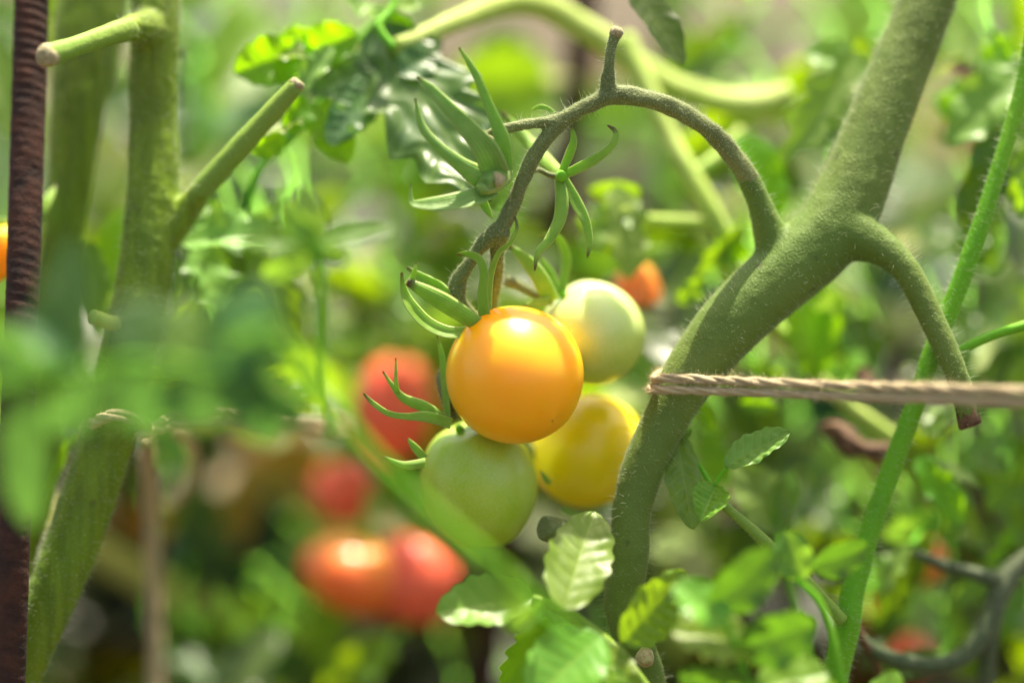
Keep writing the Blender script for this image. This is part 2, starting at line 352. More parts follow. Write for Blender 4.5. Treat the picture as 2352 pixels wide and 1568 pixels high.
def sepal_mat(name, c1, c2, tip=(.10, .05, .02), tstart=.86, trans=(.30, .52, .03)):
    m, t, N, L, bs = mk(name)
    tc = N.new('ShaderNodeTexCoord'); sep = N.new('ShaderNodeSeparateXYZ'); L.new(tc.outputs['UV'], sep.inputs[0])
    n1 = noise(N, L, 300, 4, tc.outputs['Object']); r1 = ramp(N, [(.3, c1), (.7, c2)]); L.new(n1.outputs[0], r1.inputs[0]); col = r1.outputs[0]
    at = mathn(N, L, 'ABSOLUTE', mathn(N, L, 'SUBTRACT', mathn(N, L, 'MULTIPLY', sep.outputs[0], 2.0), 1.0))
    re = ramp(N, [(.75, (0, 0, 0)), (1, (1, 1, 1))]); L.new(at, re.inputs[0]); col = mixc(N, L, mathn(N, L, 'MULTIPLY', re.outputs[0], .6), col, (.52, .58, .22))
    tv = mathn(N, L, 'ADD', sep.outputs[1], mathn(N, L, 'MULTIPLY', mathn(N, L, 'SUBTRACT', n1.outputs[0], .5), .12))
    rt = ramp(N, [(tstart, (0, 0, 0)), (min(tstart + .1, .99), (1, 1, 1))]); L.new(tv, rt.inputs[0]); col = mixc(N, L, rt.outputs[0], col, tip)
    L.new(col, bs.inputs['Base Color']); bs.inputs['Roughness'].default_value = .5; bs.inputs['Sheen Weight'].default_value = .25; bs.inputs['Sheen Tint'].default_value = (.85, .9, .6, 1)
    bs.inputs['Subsurface Weight'].default_value = .15; bs.inputs['Subsurface Radius'].default_value = (.6, 1, .2); bs.inputs['Subsurface Scale'].default_value = .002
    n4 = noise(N, L, 1100, 3, tc.outputs['Object']); bp = N.new('ShaderNodeBump'); bp.inputs['Strength'].default_value = .5; bp.inputs['Distance'].default_value = .0003
    L.new(n4.outputs[0], bp.inputs['Height']); L.new(bp.outputs[0], bs.inputs['Normal'])
    wv = mathn(N, L, 'SINE', mathn(N, L, 'MULTIPLY', sep.outputs[0], 44.0)); b2 = N.new('ShaderNodeBump'); b2.inputs['Strength'].default_value = .25; b2.inputs['Distance'].default_value = .00025; L.new(wv, b2.inputs['Height']); L.new(bp.outputs[0], b2.inputs['Normal']); L.new(b2.outputs[0], bs.inputs['Normal'])
    tr = N.new('ShaderNodeBsdfTranslucent'); L.new(mixc(N, L, rt.outputs[0], trans, tip), tr.inputs[0])
    mx = N.new('ShaderNodeMixShader'); mx.inputs[0].default_value = .3
    L.new(bs.outputs[0], mx.inputs[1]); L.new(tr.outputs[0], mx.inputs[2]); L.new(mx.outputs[0], N['Material Output'].inputs[0])
    return m
def plain_mat(name, c1, c2, scale=100, rough=.7, bump=.5, dist=.001, uv=False, stretch=None):
    m, t, N, L, bs = mk(name); tc = N.new('ShaderNodeTexCoord'); vec = tc.outputs['UV' if uv else 'Object']
    if stretch: mp = N.new('ShaderNodeMapping'); mp.inputs['Scale'].default_value = stretch; L.new(vec, mp.inputs[0]); vec = mp.outputs[0]
    n1 = noise(N, L, scale, 6, vec, .65); r1 = ramp(N, [(.33, c1), (.67, c2)]); L.new(n1.outputs[0], r1.inputs[0]); L.new(r1.outputs[0], bs.inputs['Base Color'])
    bs.inputs['Roughness'].default_value = rough
    bp = N.new('ShaderNodeBump'); bp.inputs['Strength'].default_value = bump; bp.inputs['Distance'].default_value = dist; L.new(n1.outputs[0], bp.inputs['Height']); L.new(bp.outputs[0], bs.inputs['Normal'])
    return m
M = {}
M['leaf'] = leaf_mat('leaf_green', (0.0585, .14, .018), (0.1105, .21, .03), (0.3380, .55, .006))
M['sage'] = leaf_mat('leaf_sage', (0.1464, .25, 0.0450), (0.2318, .36, 0.0720), (0.3172, .52, 0.0300), tw=.4, rough=.42, spec=.5)
M['crumpled'] = leaf_mat('leaf_crumpled', (0.0562, .13, 0.0270), (0.1000, .19, 0.0450), (0.1750, .36, 0.0180), tw=.35, rough=.36, spec=.5, sheenpatch=.45)
M['fresh'] = leaf_mat('leaf_fresh', (0.1440, .28, 0.0210), (0.2160, .37, 0.0420), (0.4080, .64, 0.0105), tw=.45, rough=.42)
M['glow'] = leaf_mat('leaf_yellow_green', (.10, .22, .012), (.15, .30, .02), (.36, .68, .002), tw=.62, rough=.45)
M['fore'] = leaf_mat('leaf_soft_green', (0.0910, .22, 0.0300), (0.1300, .28, 0.0390), (0.3380, .58, 0.0360), tw=.55, rough=.5)
M['deep'] = leaf_mat('leaf_deep', (0.0650, .16, .025), (0.1040, .21, .035), (0.1690, .38, .012), tw=.42, rough=.45)
M['leafb'] = leaf_mat('leaf_green_shaded', (0.0243, .055, .005), (0.0513, .095, .008), (0.1755, .30, .002), tw=.42, rough=.4)  # leaf green darkened: background shade put into the colour
M['sageb'] = leaf_mat('leaf_sage_shaded', (0.0585, .11, 0.0248), (0.1105, .17, 0.0413), (0.1300, .25, 0.0165), tw=.35, rough=.34, spec=.6)  # sage darkened the same way, shade in the colour
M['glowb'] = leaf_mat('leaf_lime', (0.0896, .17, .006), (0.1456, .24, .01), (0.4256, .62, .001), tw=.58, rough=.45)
M['sagef'] = leaf_mat('leaf_cool_green', (0.0540, .13, 0.0338), (0.0840, .18, 0.0450), (0.1320, .30, 0.0375), tw=.5, rough=.45)
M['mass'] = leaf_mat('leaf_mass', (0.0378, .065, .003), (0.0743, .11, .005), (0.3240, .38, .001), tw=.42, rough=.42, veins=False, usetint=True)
M['stem'] = stem_mat('stem_gray_green', (.095, .145, .018), (.155, .21, .038), scale=1500, sheen=.22, speckf=.15, speck=(.34, .38, .2))
M['truss'] = stem_mat('truss_olive', (.10, .125, .035), (.16, .185, .055), scale=1500, sheen=.2, speck=(.50, .50, .24), speckf=.5)
M['olive'] = stem_mat('stem_olive_streaked', (.15, .22, .008), (.22, .31, .014), streak=.55, sheen=.06, sss=.3, cs=(.055, .085, .006), speckf=.08)
M['cane'] = stem_mat('stem_pale_green', (.17, .26, .025), (.25, .34, .06), sheen=.1, sss=.25, speckf=.1)
M['bright'] = stem_mat('stem_bright_green', (.12, .32, .005), (.18, .42, .01), sheen=.12, sss=.35, speckf=.1)
M['palestem'] = stem_mat('stem_yellow_green', (.34, .44, .07), (.48, .56, .16), sheen=.1, sss=.3, speckf=.15)
M['darkstem'] = stem_mat('stem_dark', (.05, .07, .03), (.08, .10, .05), sheen=.2)
M['hair'] = leaf_mat('stem_hair', (.55, .56, .38), (.66, .66, .48), (.85, .85, .65), tw=.5, rough=.3, veins=False)
M['cut'] = plain_mat('cut_end', (.26, .20, .09), (.50, .44, .25), 700, .8, .8)
M['brown'] = plain_mat('dried_brown', (.05, .022, .010), (.20, .11, .055), 260, .8, 1)
M['rust'] = plain_mat('rusted_iron', (.014, .005, .003), (.065, .019, .008), 140, .9, 1, .0008)
M['twine'] = plain_mat('jute_twine', (.50, .34, .15), (.96, .82, .54), 14, .85, 1, .0006, uv=True, stretch=(6, 25, 1))
M['sepal'] = sepal_mat('sepal_green', (.22, .42, .03), (.34, .55, .06))
M['sepalg'] = sepal_mat('sepal_sage', (.19, .36, .06), (.29, .46, .10), tstart=.93)
M['orange'] = fruit_mat('tomato_orange', (1, .455, 0), (1, .50, 0), (1, .56, 0), sss=1, sscale=.022)
M['pale'] = fruit_mat('tomato_pale_green', (.38, .52, .06), (.50, .62, .11), (.60, .70, .24), sss=.6, mottle=.25, rad=(.8, 1, .25), grad=(.35, .8))
M['green'] = fruit_mat('tomato_green', (.34, .50, .008), (.44, .58, .02), (.32, .50, .006), sss=.55, mottle=.42, mcol=(.60, .68, .28), rad=(.7, 1, .2), rough=.45, grad=(.6, .95))
M['yellow'] = fruit_mat('tomato_yellow', (.80, .64, 0), (.88, .72, 0), (.88, .82, .01), sss=.8, rad=(1, .9, .1), sscale=.009)
M['red'] = fruit_mat('tomato_red', (.90, .11, .06), (.95, .17, .09), (.95, .36, .06), sss=.7, rough=.4, grad=(.72, .98))
M['redorange'] = fruit_mat('tomato_red_orange', (.98, .16, .03), (1, .23, .04), (1, .50, .05), sss=.7, rough=.4)
M['soil'] = plain_mat('garden_soil', (.028, .02, .010), (.115, .088, .05), 14, .95, 1, .02)

# ------------------------------------------------------------------ the setting
g = Geo(); nn_ = 90; a = np.linspace(-1, 1, nn_); gx = np.sign(a) * np.abs(a) ** 3 * 60
XX, YY = np.meshgrid(gx, gx + 2.0); ZZ = np.zeros_like(XX)
near = (np.abs(XX) < 6) & (np.abs(YY - 2) < 6)
for i in range(nn_):
    for j in range(nn_):
        if near[i, j]: ZZ[i, j] = .03 * mnoise.noise(Vector((XX[i, j] * 3, YY[i, j] * 3, 0))) - .01
g.add(np.stack([XX, YY, ZZ], -1).reshape(-1, 3), grid_faces(nn_, nn_)); tag(obj('ground', g, M['soil']), None, None, kind='structure')

# ------------------------------------------------------------------ fruit
def fruit_geo(c, rx, ry, axis, lobes=.008, dimple=.10, seed=0, nr=56, ns=72):
    """a slightly lobed berry; axis points to the stalk end"""
    A = unit(np.array(axis, float)); X = unit(np.cross(A, FWD) if abs(A.dot(FWD)) < .95 else np.cross(A, RGT)); Y = np.cross(A, X)
    th = np.linspace(0, math.pi, nr)[:, None]; ph = np.linspace(0, 2 * math.pi, ns, endpoint=False)[None]
    r = 1 + lobes * np.cos(5 * ph + seed) * np.sin(th) + .006 * np.sin(3 * th + 2 * ph + seed)
    h = -np.cos(th); h = h - dimple * np.exp(-((math.pi - th) / .32) ** 2) + .02 * np.exp(-(th / .2) ** 2) * -1
    x = np.sin(th) * np.cos(ph) * rx * r; y = np.sin(th) * np.sin(ph) * rx * r; z = (h + 0 * ph) * ry * r
    v = np.array(c) + x[..., None] * X + y[..., None] * Y + z[..., None] * A
    uv = np.stack([ph / 6.2832 + 0 * th, th / math.pi + 0 * ph], -1)
    g = Geo(); g.add(v.reshape(-1, 3), grid_faces(nr, ns, True), uv.reshape(-1, 2)); return g
def dirpx(x0, y0, x1, y1, dd): return P(x1, y1, dd) - P(x0, y0, 0)
def tomato(label, x, y, d, rx, ry, mat, axis, group=None, sepals=(), smat='sepal', pedicel=None, lobes=.008, seed=0, pmat='truss', cal=True, dimple=.1, pr=None):
    c = P(x, y, d); t = thing('tomato', label, 'tomato', c, group)
    obj('skin', fruit_geo(c, PX(rx, d), PX(ry, d), axis, lobes, dimple, seed), M[mat], t)
    A = unit(np.array(axis, float)); top = c + A * PX(ry, d) * .93
    if cal:
        g = Geo(); tube(g, [(top - A * PX(2, d), PX(10, d)), (top + A * PX(6, d), PX(10, d)), (top + A * PX(12, d), PX(7, d))], 14, .0006)
        cy = obj('calyx', g, M['truss'] if smat != 'sepal' else M['bright'], t)
        for pts, hw, kw in sepals:
            g = Geo(); ribbon(g, pts, hw, **kw); obj('sepal', g, M[smat], cy)
    if pedicel:
        g = Geo(); tube(g, W(pedicel), 14, .0012, stemfn(seed, .12, .04)); pd = obj('pedicel', g, M[pmat], t)
        g2 = hairs(g, 900, .0011, .000022, seed); obj('fine_hairs', g2, M['hair'], pd, kind='stuff')
    return t
def seplist(*a): return [(p, h, k) for p, h, k in a]
def auto_sepals(c_xy, d, R0, rs, n=5, spread=(0, 6.28), w=16):
    out = []
    for k in range(n):
        an = spread[0] + (spread[1] - spread[0]) * (k + rs.random() * .5) / n; L = R0 * (.8 + .5 * rs.random())
        x, y = c_xy; cx, sx = math.cos(an), -math.sin(an); bow = rs.uniform(-.3, .3)
        pts = [(x + cx * L * q - sx * bow * L * q * q, y + sx * L * q + cx * bow * L * q * q, d - 6 * q + 10 * q * q) for q in (0, .3, .6, .85, 1)]
        out.append((pts, [w * .7, w, w * .8, w * .45, 2], {}))
    return out

# the four tomatoes of the near cluster
SP_O = seplist(
    ([(1118, 745, 2), (1111, 680, 0), (1114, 630, -2), (1104, 597, -2), (1078, 583, -1), (1049, 584, 0)], [17, 14, 12, 11, 9, 3], dict(d0=-3, roll=.5)),
    ([(1116, 735, 4), (1124, 640, 3), (1144, 582, 2), (1173, 556, 2), (1187, 524, 2), (1182, 497, 2)], [13, 9, 7, 6, 5, 2], dict(d0=-3, roll=-.4)),
    ([(1106, 752, 0), (1033, 705, -3), (983, 675, -4), (935, 648, -4)], [17, 22, 18, 9], dict(d0=-3, keel=-.4, roll=.25)),
    ([(1090, 762, 3), (1033, 766, 3), (983, 746, 3), (945, 707, 3), (927, 670, 3), (922, 625, 2)], [12, 15, 16, 15, 10, 3], dict(d0=-3, keel=.6, roll=-.35)),
    ([(1060, 706, 8), (1008, 662, 8), (973, 640, 7), (935, 614, 7)], [14, 17, 13, 3], dict(d0=-3, roll=.2, wav=.15)),
    ([(935, 655, -3), (946, 640, -3), (953, 620, -4), (956, 602, -4)], [7, 7, 5, 2], dict(d0=-3)))
tomato('ripe glossy orange-yellow cherry tomato at the centre of the cluster', 1182, 861, 3, 158, 160, 'orange', dirpx(1182, 861, 1085, 745, 12), sepals=SP_O,
       pedicel=[(1052, 650, 4, 20), (1053, 682, 4, 16), (1075, 712, 5, 14), (1108, 742, 6, 15)], seed=3, lobes=.006, dimple=.06)
SP_P = seplist(
    ([(1266, 692, 16), (1240, 640, 13), (1208, 598, 12), (1167, 563, 12)], [20, 20, 15, 4], dict(keel=.2)),
    ([(1292, 668, 20), (1303, 600, 20), (1291, 556, 19), (1270, 538, 18), (1238, 541, 18)], [12, 13, 11, 7, 3], dict(roll=.5)),
    ([(1280, 672, 20), (1262, 625, 20), (1238, 588, 19)], [10, 10, 3], dict()),
    ([(1262, 694, 14), (1235, 693, 13), (1206, 702, 12)], [9, 9, 3], dict()))
tomato('pale whitish green unripe tomato to the right behind the orange tomato', 1362, 763, 24, 117, 123, 'pale', dirpx(1362, 763, 1285, 668, -4), sepals=SP_P,
       pedicel=[(1160, 643, 14, 12), (1190, 655, 15, 10), (1225, 674, 16, 9), (1268, 694, 18, 10)], seed=5, lobes=.005)
SP_G = seplist(
    ([(1036, 972, 0), (983, 957, -2), (932, 956, -3), (892, 949, -3), (857, 926, -3), (835, 903, -3)], [13, 13, 8, 7, 6, 2], dict(keel=.3)),
    ([(1022, 962, 3), (973, 934, 2), (927, 914, 1), (902, 886, 1), (879, 852, 1)], [11, 14, 10, 6, 2], dict(keel=-.3)),
    ([(915, 905, 1), (910, 880, 0), (909, 822, 0)], [6, 5, 1.5], dict()),
    ([(975, 1052, 5), (952, 1026, 4), (936, 1006, 4)], [10, 9, 2], dict()),
    ([(978, 1063, 3), (927, 1068, 2), (883, 1049, 2)], [12, 9, 2], dict(keel=-.3)),
    ([(1030, 960, 4), (1024, 885, 5), (1018, 822, 5), (1004, 768, 5)], [9, 11, 9, 2], dict(roll=.6)))
tomato('large green unripe tomato hanging below the orange tomato, frosted skin', 1100, 1112, 19, 133, 152, 'green', dirpx(1100, 1112, 1052, 975, -6), sepals=SP_G,
       pedicel=[(1028, 850, 10, 8), (1012, 862, 8, 10), (1020, 910, 6, 9), (1042, 962, 6, 10)], seed=9, lobes=.012)
tomato('bright yellow tomato half hidden behind the thick stem', 1352, 1036, 38, 128, 141, 'yellow', dirpx(1352, 1036, 1240, 1090, 12),
       sepals=seplist(([(1262, 1110, 20), (1250, 1095, 18), (1240, 1080, 17)], [7, 7, 2], {}), ([(1290, 1168, 24), (1315, 1180, 24), (1335, 1176, 25)], [8, 9, 3], {})), seed=2,
       pedicel=[(1262, 1092, 34, 9), (1225, 1040, 34, 9), (1180, 960, 34, 9), (1150, 800, 28, 9)])
rs_ = random.Random(4)
def bgtom(label, x, y, d, rx, ry, mat, ax, sp=(0, 6.28), group='ripe tomatoes out of focus in the background', n=5):
    c = P(x, y, d); A = unit(np.array(ax, float)); tp = c + A * PX(ry, d); rel = tp - CAM; dep = rel @ FWD
    tx, ty = (rel @ RGT) / dep / KPX + 1176, -(rel @ UPV) / dep / KPX + 784; td = (dep - FOC) * 1000
    return tomato(label, x, y, d, rx, ry, mat, ax, group, auto_sepals((tx, ty), td, ry * .75, rs_, n, sp), 'sepal',
           [(tx, ty, td, 10), (tx + rs_.uniform(-20, 20), ty - 40, td + 6, 9), (tx + rs_.uniform(-40, 40), ty - 120, td + 12, 10)], seed=rs_.randint(1, 99), pmat='bright')
bgtom('blurred pinkish red tomato just left of the orange tomato', 905, 935, 150, 92, 128, 'red', (.1, .1, 1))
bgtom('blurred dark red tomato half in shade between the other red ones', 795, 1125, 175, 80, 80, 'red', (-.2, .2, 1))
bgtom('blurred orange-red tomato, lowest left of the red cluster', 822, 1322, 138, 136, 92, 'redorange', (.3, .3, 1))
bgtom('blurred deep red tomato low behind the green tomato', 948, 1328, 138, 112, 108, 'red', (.2, .3, 1))
bgtom('blurred orange-red tomato behind the pale green tomato', 1462, 700, 70, 60, 108, 'redorange', (0, .2, 1), n=3)
bgtom('golden tomato cut off by the left edge of the picture', -36, 600, 25, 58, 130, 'orange', (.6, .2, .4), n=3)
bgtom('small red tomato low behind the thin bright green stem', 2008, 1395, 120, 42, 45, 'red', (0, .2, 1), n=4)
bgtom('red tomato split by pale sepals near the lower right corner', 2110, 1285, 95, 60, 66, 'redorange', (-.5, -.6, .6), n=6)
bgtom('dark red tomato close to the bottom right edge', 2085, 1500, 130, 55, 48, 'red', (.2, .3, 1), n=4)

# ------------------------------------------------------------------ main plant
tp = thing('tomato_plant', 'thick grey-green tomato stem forking in the right half, tied with twine', 'tomato plant', (P(1470, 1568, 10)[0], P(1470, 1568, 10)[1], 0))
MAIN = W([(2215, -260, 30, 62), (2175, -120, 27, 64), (2130, 0, 24, 66), (2072, 150, 21, 70), (2010, 300, 18, 74), (1965, 420, 16, 82), (1915, 520, 14, 86), (1835, 600, 12, 84), (1745, 680, 10, 80), (1660, 765, 8, 74), (1592, 850, 7, 66), (1545, 935, 6, 56), (1506, 1010, 6, 52), (1474, 1080, 6, 50), (1451, 1180, 6, 47), (1447, 1280, 6, 46), (1432, 1370, 7, 47), (1445, 1450, 7, 45), (1476, 1520, 8, 42), (1492, 1600, 9, 45), (1480, 1750, 12, 50)])
SIDE = W([(1925, 520, 12, 70), (1975, 545, 10, 58), (2030, 572, 8, 42), (2085, 625, 6, 33), (2130, 710, 5, 31), (2172, 800, 4, 30), (2204, 880, 4, 28), (2226, 968, 5, 26)])
PED0 = W([(1815, 640, 12, 62), (1776, 560, 11, 44), (1758, 505, 9.5, 34), (1740, 455, 8.5, 29), (1715, 400, 7.5, 27)])
g = Geo(); tube(g, to_ground(MAIN, .01), 28, .003, stemfn(1, .02, .02)); tube(g, SIDE, 22, .002, stemfn(2, .02, .03)); tube(g, PED0, 20, .0015, None)
G = remesh(g, .00085, 14, .00012)
ms = obj('forked_stem', G, M['stem'], tp)
obj('fine_hairs', hairs(G, 5500, .0027, .00003, 3, (1300, -50, 2300, 1700)), M['hair'], ms, kind='stuff')
g = Geo(); tube(g, W([(2216, 925, 4.5, 24), (2226, 968, 5, 27), (2229, 978, 5, 26)]), 18, .0004, lambda a, L: 1 + .08 * np.sin(7 * a) + 0 * L)
obj('broken_end', g, M['brown'], tp)
PED = W([(1735, 448, 8.3, 21), (1712, 395, 7, 24), (1650, 318, 4, 23), (1570, 260, 2, 21), (1490, 228, 1, 21), (1410, 218, 0, 22), (1340, 248, 0, 19), (1285, 277, 0, 17), (1215, 285, -1, 12), (1150, 298, -2, 12), (1112, 312, -2, 11)])
DOWN = W([(1310, 262, 0, 16), (1268, 300, 0, 18), (1228, 355, 0, 18), (1202, 412, 0, 18), (1178, 472, 0, 18), (1150, 528, 0, 18)])
FL = W([(1150, 528, 0, 22), (1112, 556, 1, 18), (1082, 596, 2, 15), (1058, 634, 3, 18), (1050, 656, 4, 20), (1054, 680, 4, 14)])
FR = W([(1150, 528, 0, 22), (1141, 575, 4, 17), (1140, 620, 8, 16), (1133, 680, 14, 15), (1128, 740, 22, 14), (1135, 820, 28, 13)])
STUB = W([(1402, 225, 0, 24), (1397, 190, -1, 17), (1400, 150, -2, 13), (1405, 108, -2, 12), (1416, 72, -2, 13)])
g = Geo(); fn = stemfn(5, .10, .03)
for p_ in (PED, DOWN, FL, FR, STUB): tube(g, p_, 18, .0009, fn)
G = remesh(g, .00036, 5, .00012)
tr = obj('fruit_truss', G, M['truss'], tp)
obj('fine_hairs', hairs(G, 14000, .0006, .00003, 6, None, .7), M['hair'], tr, kind='stuff')
obj('long_hairs', hairs(G, 1100, .0024, .000028, 7, None, .4), M['hair'], tr, kind='stuff')
g = Geo(); tube(g, W([(1412, 84, -2, 13), (1417, 72, -2, 15), (1420, 64, -2, 10)]), 12, .0005, fn); obj('dried_tip', g, M['cut'], tr)
# hairy cut stub showing between the green and yellow tomatoes
g = Geo(); tube(g, W([(1450, 1262, 14, 22), (1380, 1245, 12, 26), (1310, 1228, 9, 29), (1262, 1216, 6, 31), (1248, 1212, 5, 27)]), 20, .0012, fn)
st = obj('side_stub', g, M['truss'], tp); obj('fine_hairs', hairs(g, 1500, .0008, .000022, 8), M['hair'], st, kind='stuff')
# node scar low on the stem
g = Geo(); tube(g, W([(1478, 1515, 5, 12), (1482, 1510, -1, 22), (1484, 1506, -3, 18)]), 16, .0006, fn); obj('leaf_scar', g, M['cut'], tp, label='pinkish brown leaf scar low on the stem')

def calyx(parent, name, centre, sepals, mat, ped=None, label=None, cupr=None):
    g = Geo()
    if cupr: tube(g, W(cupr), 20, .0008, lambda a, L: 1 + .05 * np.sin(5 * a) + 0 * L)
    else: tube(g, W([(centre[0] - 4, centre[1] - 4, centre[2] + 4, 9), (centre[0], centre[1], centre[2], 14), (centre[0] + 2, centre[1] + 2, centre[2] - 3, 11)]), 14, .0004)
    c = obj(name, g, M['bright'] if not cupr else M['sepalg'], parent, label=label)
    for pts, hw, kw in sepals:
        gg = Geo(); ribbon(gg, pts, hw, **kw); s = obj('sepal', gg, M[mat], c)
    gh = Geo()
    for pts, hw, kw in sepals: ribbon(gh, pts, hw, **kw)
    obj('fine_hairs', hairs(gh, 1200, .0009, .00002, 11), M['hair'], c, kind='stuff')
    if ped: gp = Geo(); tube(gp, W(ped), 12, .001, stemfn(3, .1)); obj('pedicel', gp, M['truss'], c)
    return c
calyx(tp, 'empty_calyx', (1289, 404, 3), seplist(
    ([(1290, 398, 2), (1309, 355, 0), (1318, 323, -1), (1312, 288, -1)], [9, 11, 9, 2], dict(d0=2, roll=.3)),
    ([(1296, 402, 2), (1345, 378, -1), (1386, 353, -3), (1410, 328, -4), (1414, 303, -4), (1395, 288, -4)], [10, 12, 10, 8, 7, 2], dict(d0=2, keel=.2)),
    ([(1296, 410, 2), (1323, 465, 1), (1344, 506, 0), (1354, 556, 0), (1349, 592, 0)], [9, 14, 11, 8, 2], dict(d0=2, keel=.4)),
    ([(1284, 410, 1), (1291, 454, -1), (1285, 504, -2), (1260, 552, -3), (1236, 580, -4), (1228, 622, -4)], [11, 16, 15, 11, 8, 2], dict(d0=2, keel=-.3)),
    ([(1289, 402, 1), (1250, 365, 8), (1218, 328, 15), (1188, 297, 17), (1152, 256, 17)], [13, 18, 15, 12, 3], dict(d0=2, keel=-.25))), 'sepal',
    [(1288, 405, 4, 8), (1262, 402, 5, 7), (1235, 390, 5, 7), (1208, 400, 2, 9)], 'green star-shaped empty calyx with five narrow sepals')
CUP = calyx(tp, 'empty_calyx', (1128, 415, -4), seplist(
    ([(1140, 400, -6), (1115, 345, -10), (1072, 292, -12), (1020, 238, -13), (990, 205, -13), (959, 179, -13)], [34, 30, 22, 16, 11, 4], dict(keel=.25)),
    ([(1160, 385, -5), (1158, 330, -8), (1144, 288, -9), (1120, 232, -10), (1091, 166, -11), (1055, 110, -11)], [28, 22, 16, 12, 9, 3], dict(roll=.4)),
    ([(1128, 418, -6), (1090, 400, -9), (1050, 371, -11), (998, 328, -12), (967, 284, -12), (954, 226, -12)], [30, 25, 16, 12, 9, 3], dict(keel=-.3)),
    ([(1130, 440, -5), (1095, 455, -8), (1043, 468, -10), (993, 472, -11), (950, 469, -11), (942, 450, -11), (944, 422, -11)], [20, 23, 22, 17, 9, 5, 2], dict(keel=.5, roll=-.4)),
    ([(1105, 455, 0), (1118, 482, 2), (1131, 502, 3)], [12, 9, 2], dict())), 'sepalg',
    [(1114, 316, -2, 12), (1130, 340, -1, 10), (1146, 372, 0, 12)], 'large cupped empty calyx, long sepals pointing up and left',
    cupr=[(1108, 425, -10, 6), (1108, 432, -9, 18), (1126, 420, -7, 28), (1146, 404, -3, 29), (1158, 386, 1, 20)])
g = Geo(); tube(g, W([(1146, 412, -10, 17), (1150, 411, -10.5, 14)]), 12, .0004, lambda a, L: 1 + .2 * np.sin(3 * a) + 0 * L); obj('fruit_scar', g, M['cut'], CUP)
for q in ([(1112, 314, -4), (1128, 322, -6), (1136, 345, -7)], [(1110, 318, -4), (1122, 338, -5), (1120, 350, -5)]):
    g = Geo(); ribbon(g, q, [6, 8, 4]); obj('dried_flake', g, M['cut'], CUP)
g = Geo(); ribbon(g, [(1222, 253, 6), (1240, 246, 5), (1258, 250, 5), (1278, 262, 4)], [3, 6, 6, 3]); obj('bract', g, M['sepal'], tp)

# ------------------------------------------------------------------ leaves as parts
def put_leaf(parent, pts, hw, mat='leaf', name='leaf', **k):
    (x0, y0, d0), (x1, y1, d1) = pts; g = Geo()
    if 'face' not in k and mat in ('glow', 'sage'): k['face'] = 'b' if mat == 'glow' else 't'
    b, t_ = P(x0, y0, d0), P(x1, y1, d1)
    leaf(g, b, t_, PX(hw, (d0 + d1) / 2), seed=int(x0 * 7 + y0 * 3), **k); return obj(name, g, M[mat], parent)
def stalk(parent, pts, mat='bright', name='petiole', seg=12, hair=0, hl=.0012):
    g = Geo(); tube(g, W(pts), seg, .0018, stemfn(int(pts[0][0]), .05, .04)); o = obj(name, g, M[mat], parent)
    if hair: obj('fine_hairs', hairs(g, hair, hl, .000022, 5), M['hair'], o, kind='stuff')
    return o

# ---- left plants
lp = thing('tomato_plant', 'broad olive stem left of centre with one cut side shoot', 'tomato plant', (P(70, 1568, 22)[0], P(70, 1568, 22)[1], 0))
g = Geo(); LS = W([(362, -220, 30, 52), (358, -80, 28, 54), (356, 60, 26, 57), (352, 250, 26, 55), (352, 430, 24, 60), (342, 560, 22, 62), (318, 700, 20, 62), (282, 850, 18, 62), (245, 1000, 16, 64), (204, 1140, 15, 64), (150, 1290, 14, 62), (96, 1420, 14, 58), (48, 1540, 14, 52), (-10, 1700, 15, 50)])
tube(g, to_ground(LS, -.01), 40, .002, stemfn(21, .025, .012))
tube(g, W([(360, 560, 22, 40), (400, 520, 22, 38), (432, 480, 21, 32), (462, 440, 18, 26), (490, 408, 16, 22)]), 20, .0016); tube(g, W([(355, 80, 26, 50), (335, 66, 19, 42), (300, 66, 11, 32), (262, 78, 5, 25)]), 20, .0016); tube(g, W([(310, 750, 20, 30), (285, 745, 16, 22), (262, 742, 11, 17)]), 16, .0016)
g = remesh(g, .0009, 12, .0002); s2 = obj('main_stem', g, M['olive'], lp)
obj('fine_hairs', hairs(g, 9000, .0018, .000035, 12, (0, -50, 500, 1600)), M['hair'], s2, kind='stuff')
g = Geo(); tube(g, W([(440, 470, 20, 22), (462, 440, 18, 25), (510, 385, 15, 27), (570, 318, 12, 25), (630, 252, 10, 22), (682, 195, 8, 19)]), 20, .0016, stemfn(31, .04, .03))
s3 = obj('cut_side_shoot', g, M['cane'], lp); obj('fine_hairs', hairs(g, 1200, .0009, .00002, 13), M['hair'], s3, kind='stuff')
g = Geo(); tube(g, W([(678, 200, 8, 18), (684, 192, 8, 19), (688, 187, 8, 15)]), 14, .0004, lambda a, L: 1 + .06 * np.sin(4 * a)); obj('cut_face', g, M['cut'], s3)
g = Geo(); tube(g, W([(300, 66, 10, 26), (270, 74, 6, 27), (240, 84, 2, 25), (180, 104, -6, 24), (120, 124, -13, 26), (106, 130, -15, 24)]), 18, .0016, stemfn(33, .04, .03)); s4 = obj('side_stub', g, M['cane'], lp)
g = Geo(); tube(g, W([(118, 125, -13, 26), (104, 130, -15, 27), (98, 132, -16, 18)]), 14, .0006, lambda a, L: 1 + .06 * np.sin(3 * a)); obj('cut_face', g, M['cut'], s4)
g = Geo(); tube(g, W([(290, 745, 18, 20), (255, 742, 10, 18), (212, 728, 4, 17)]), 14, .001, stemfn(3)); s5 = obj('side_stub', g, M['palestem'], lp)
put_leaf(lp, [(420, 560, 30), (640, 520, 30)], 85, 'sage', kind='toothed', cup=.5, wave=.3, bend=.25)
put_leaf(lp, [(440, 560, 40), (520, 720, 36)], 95, 'sage', kind='toothed', roll=.5, wave=.3)
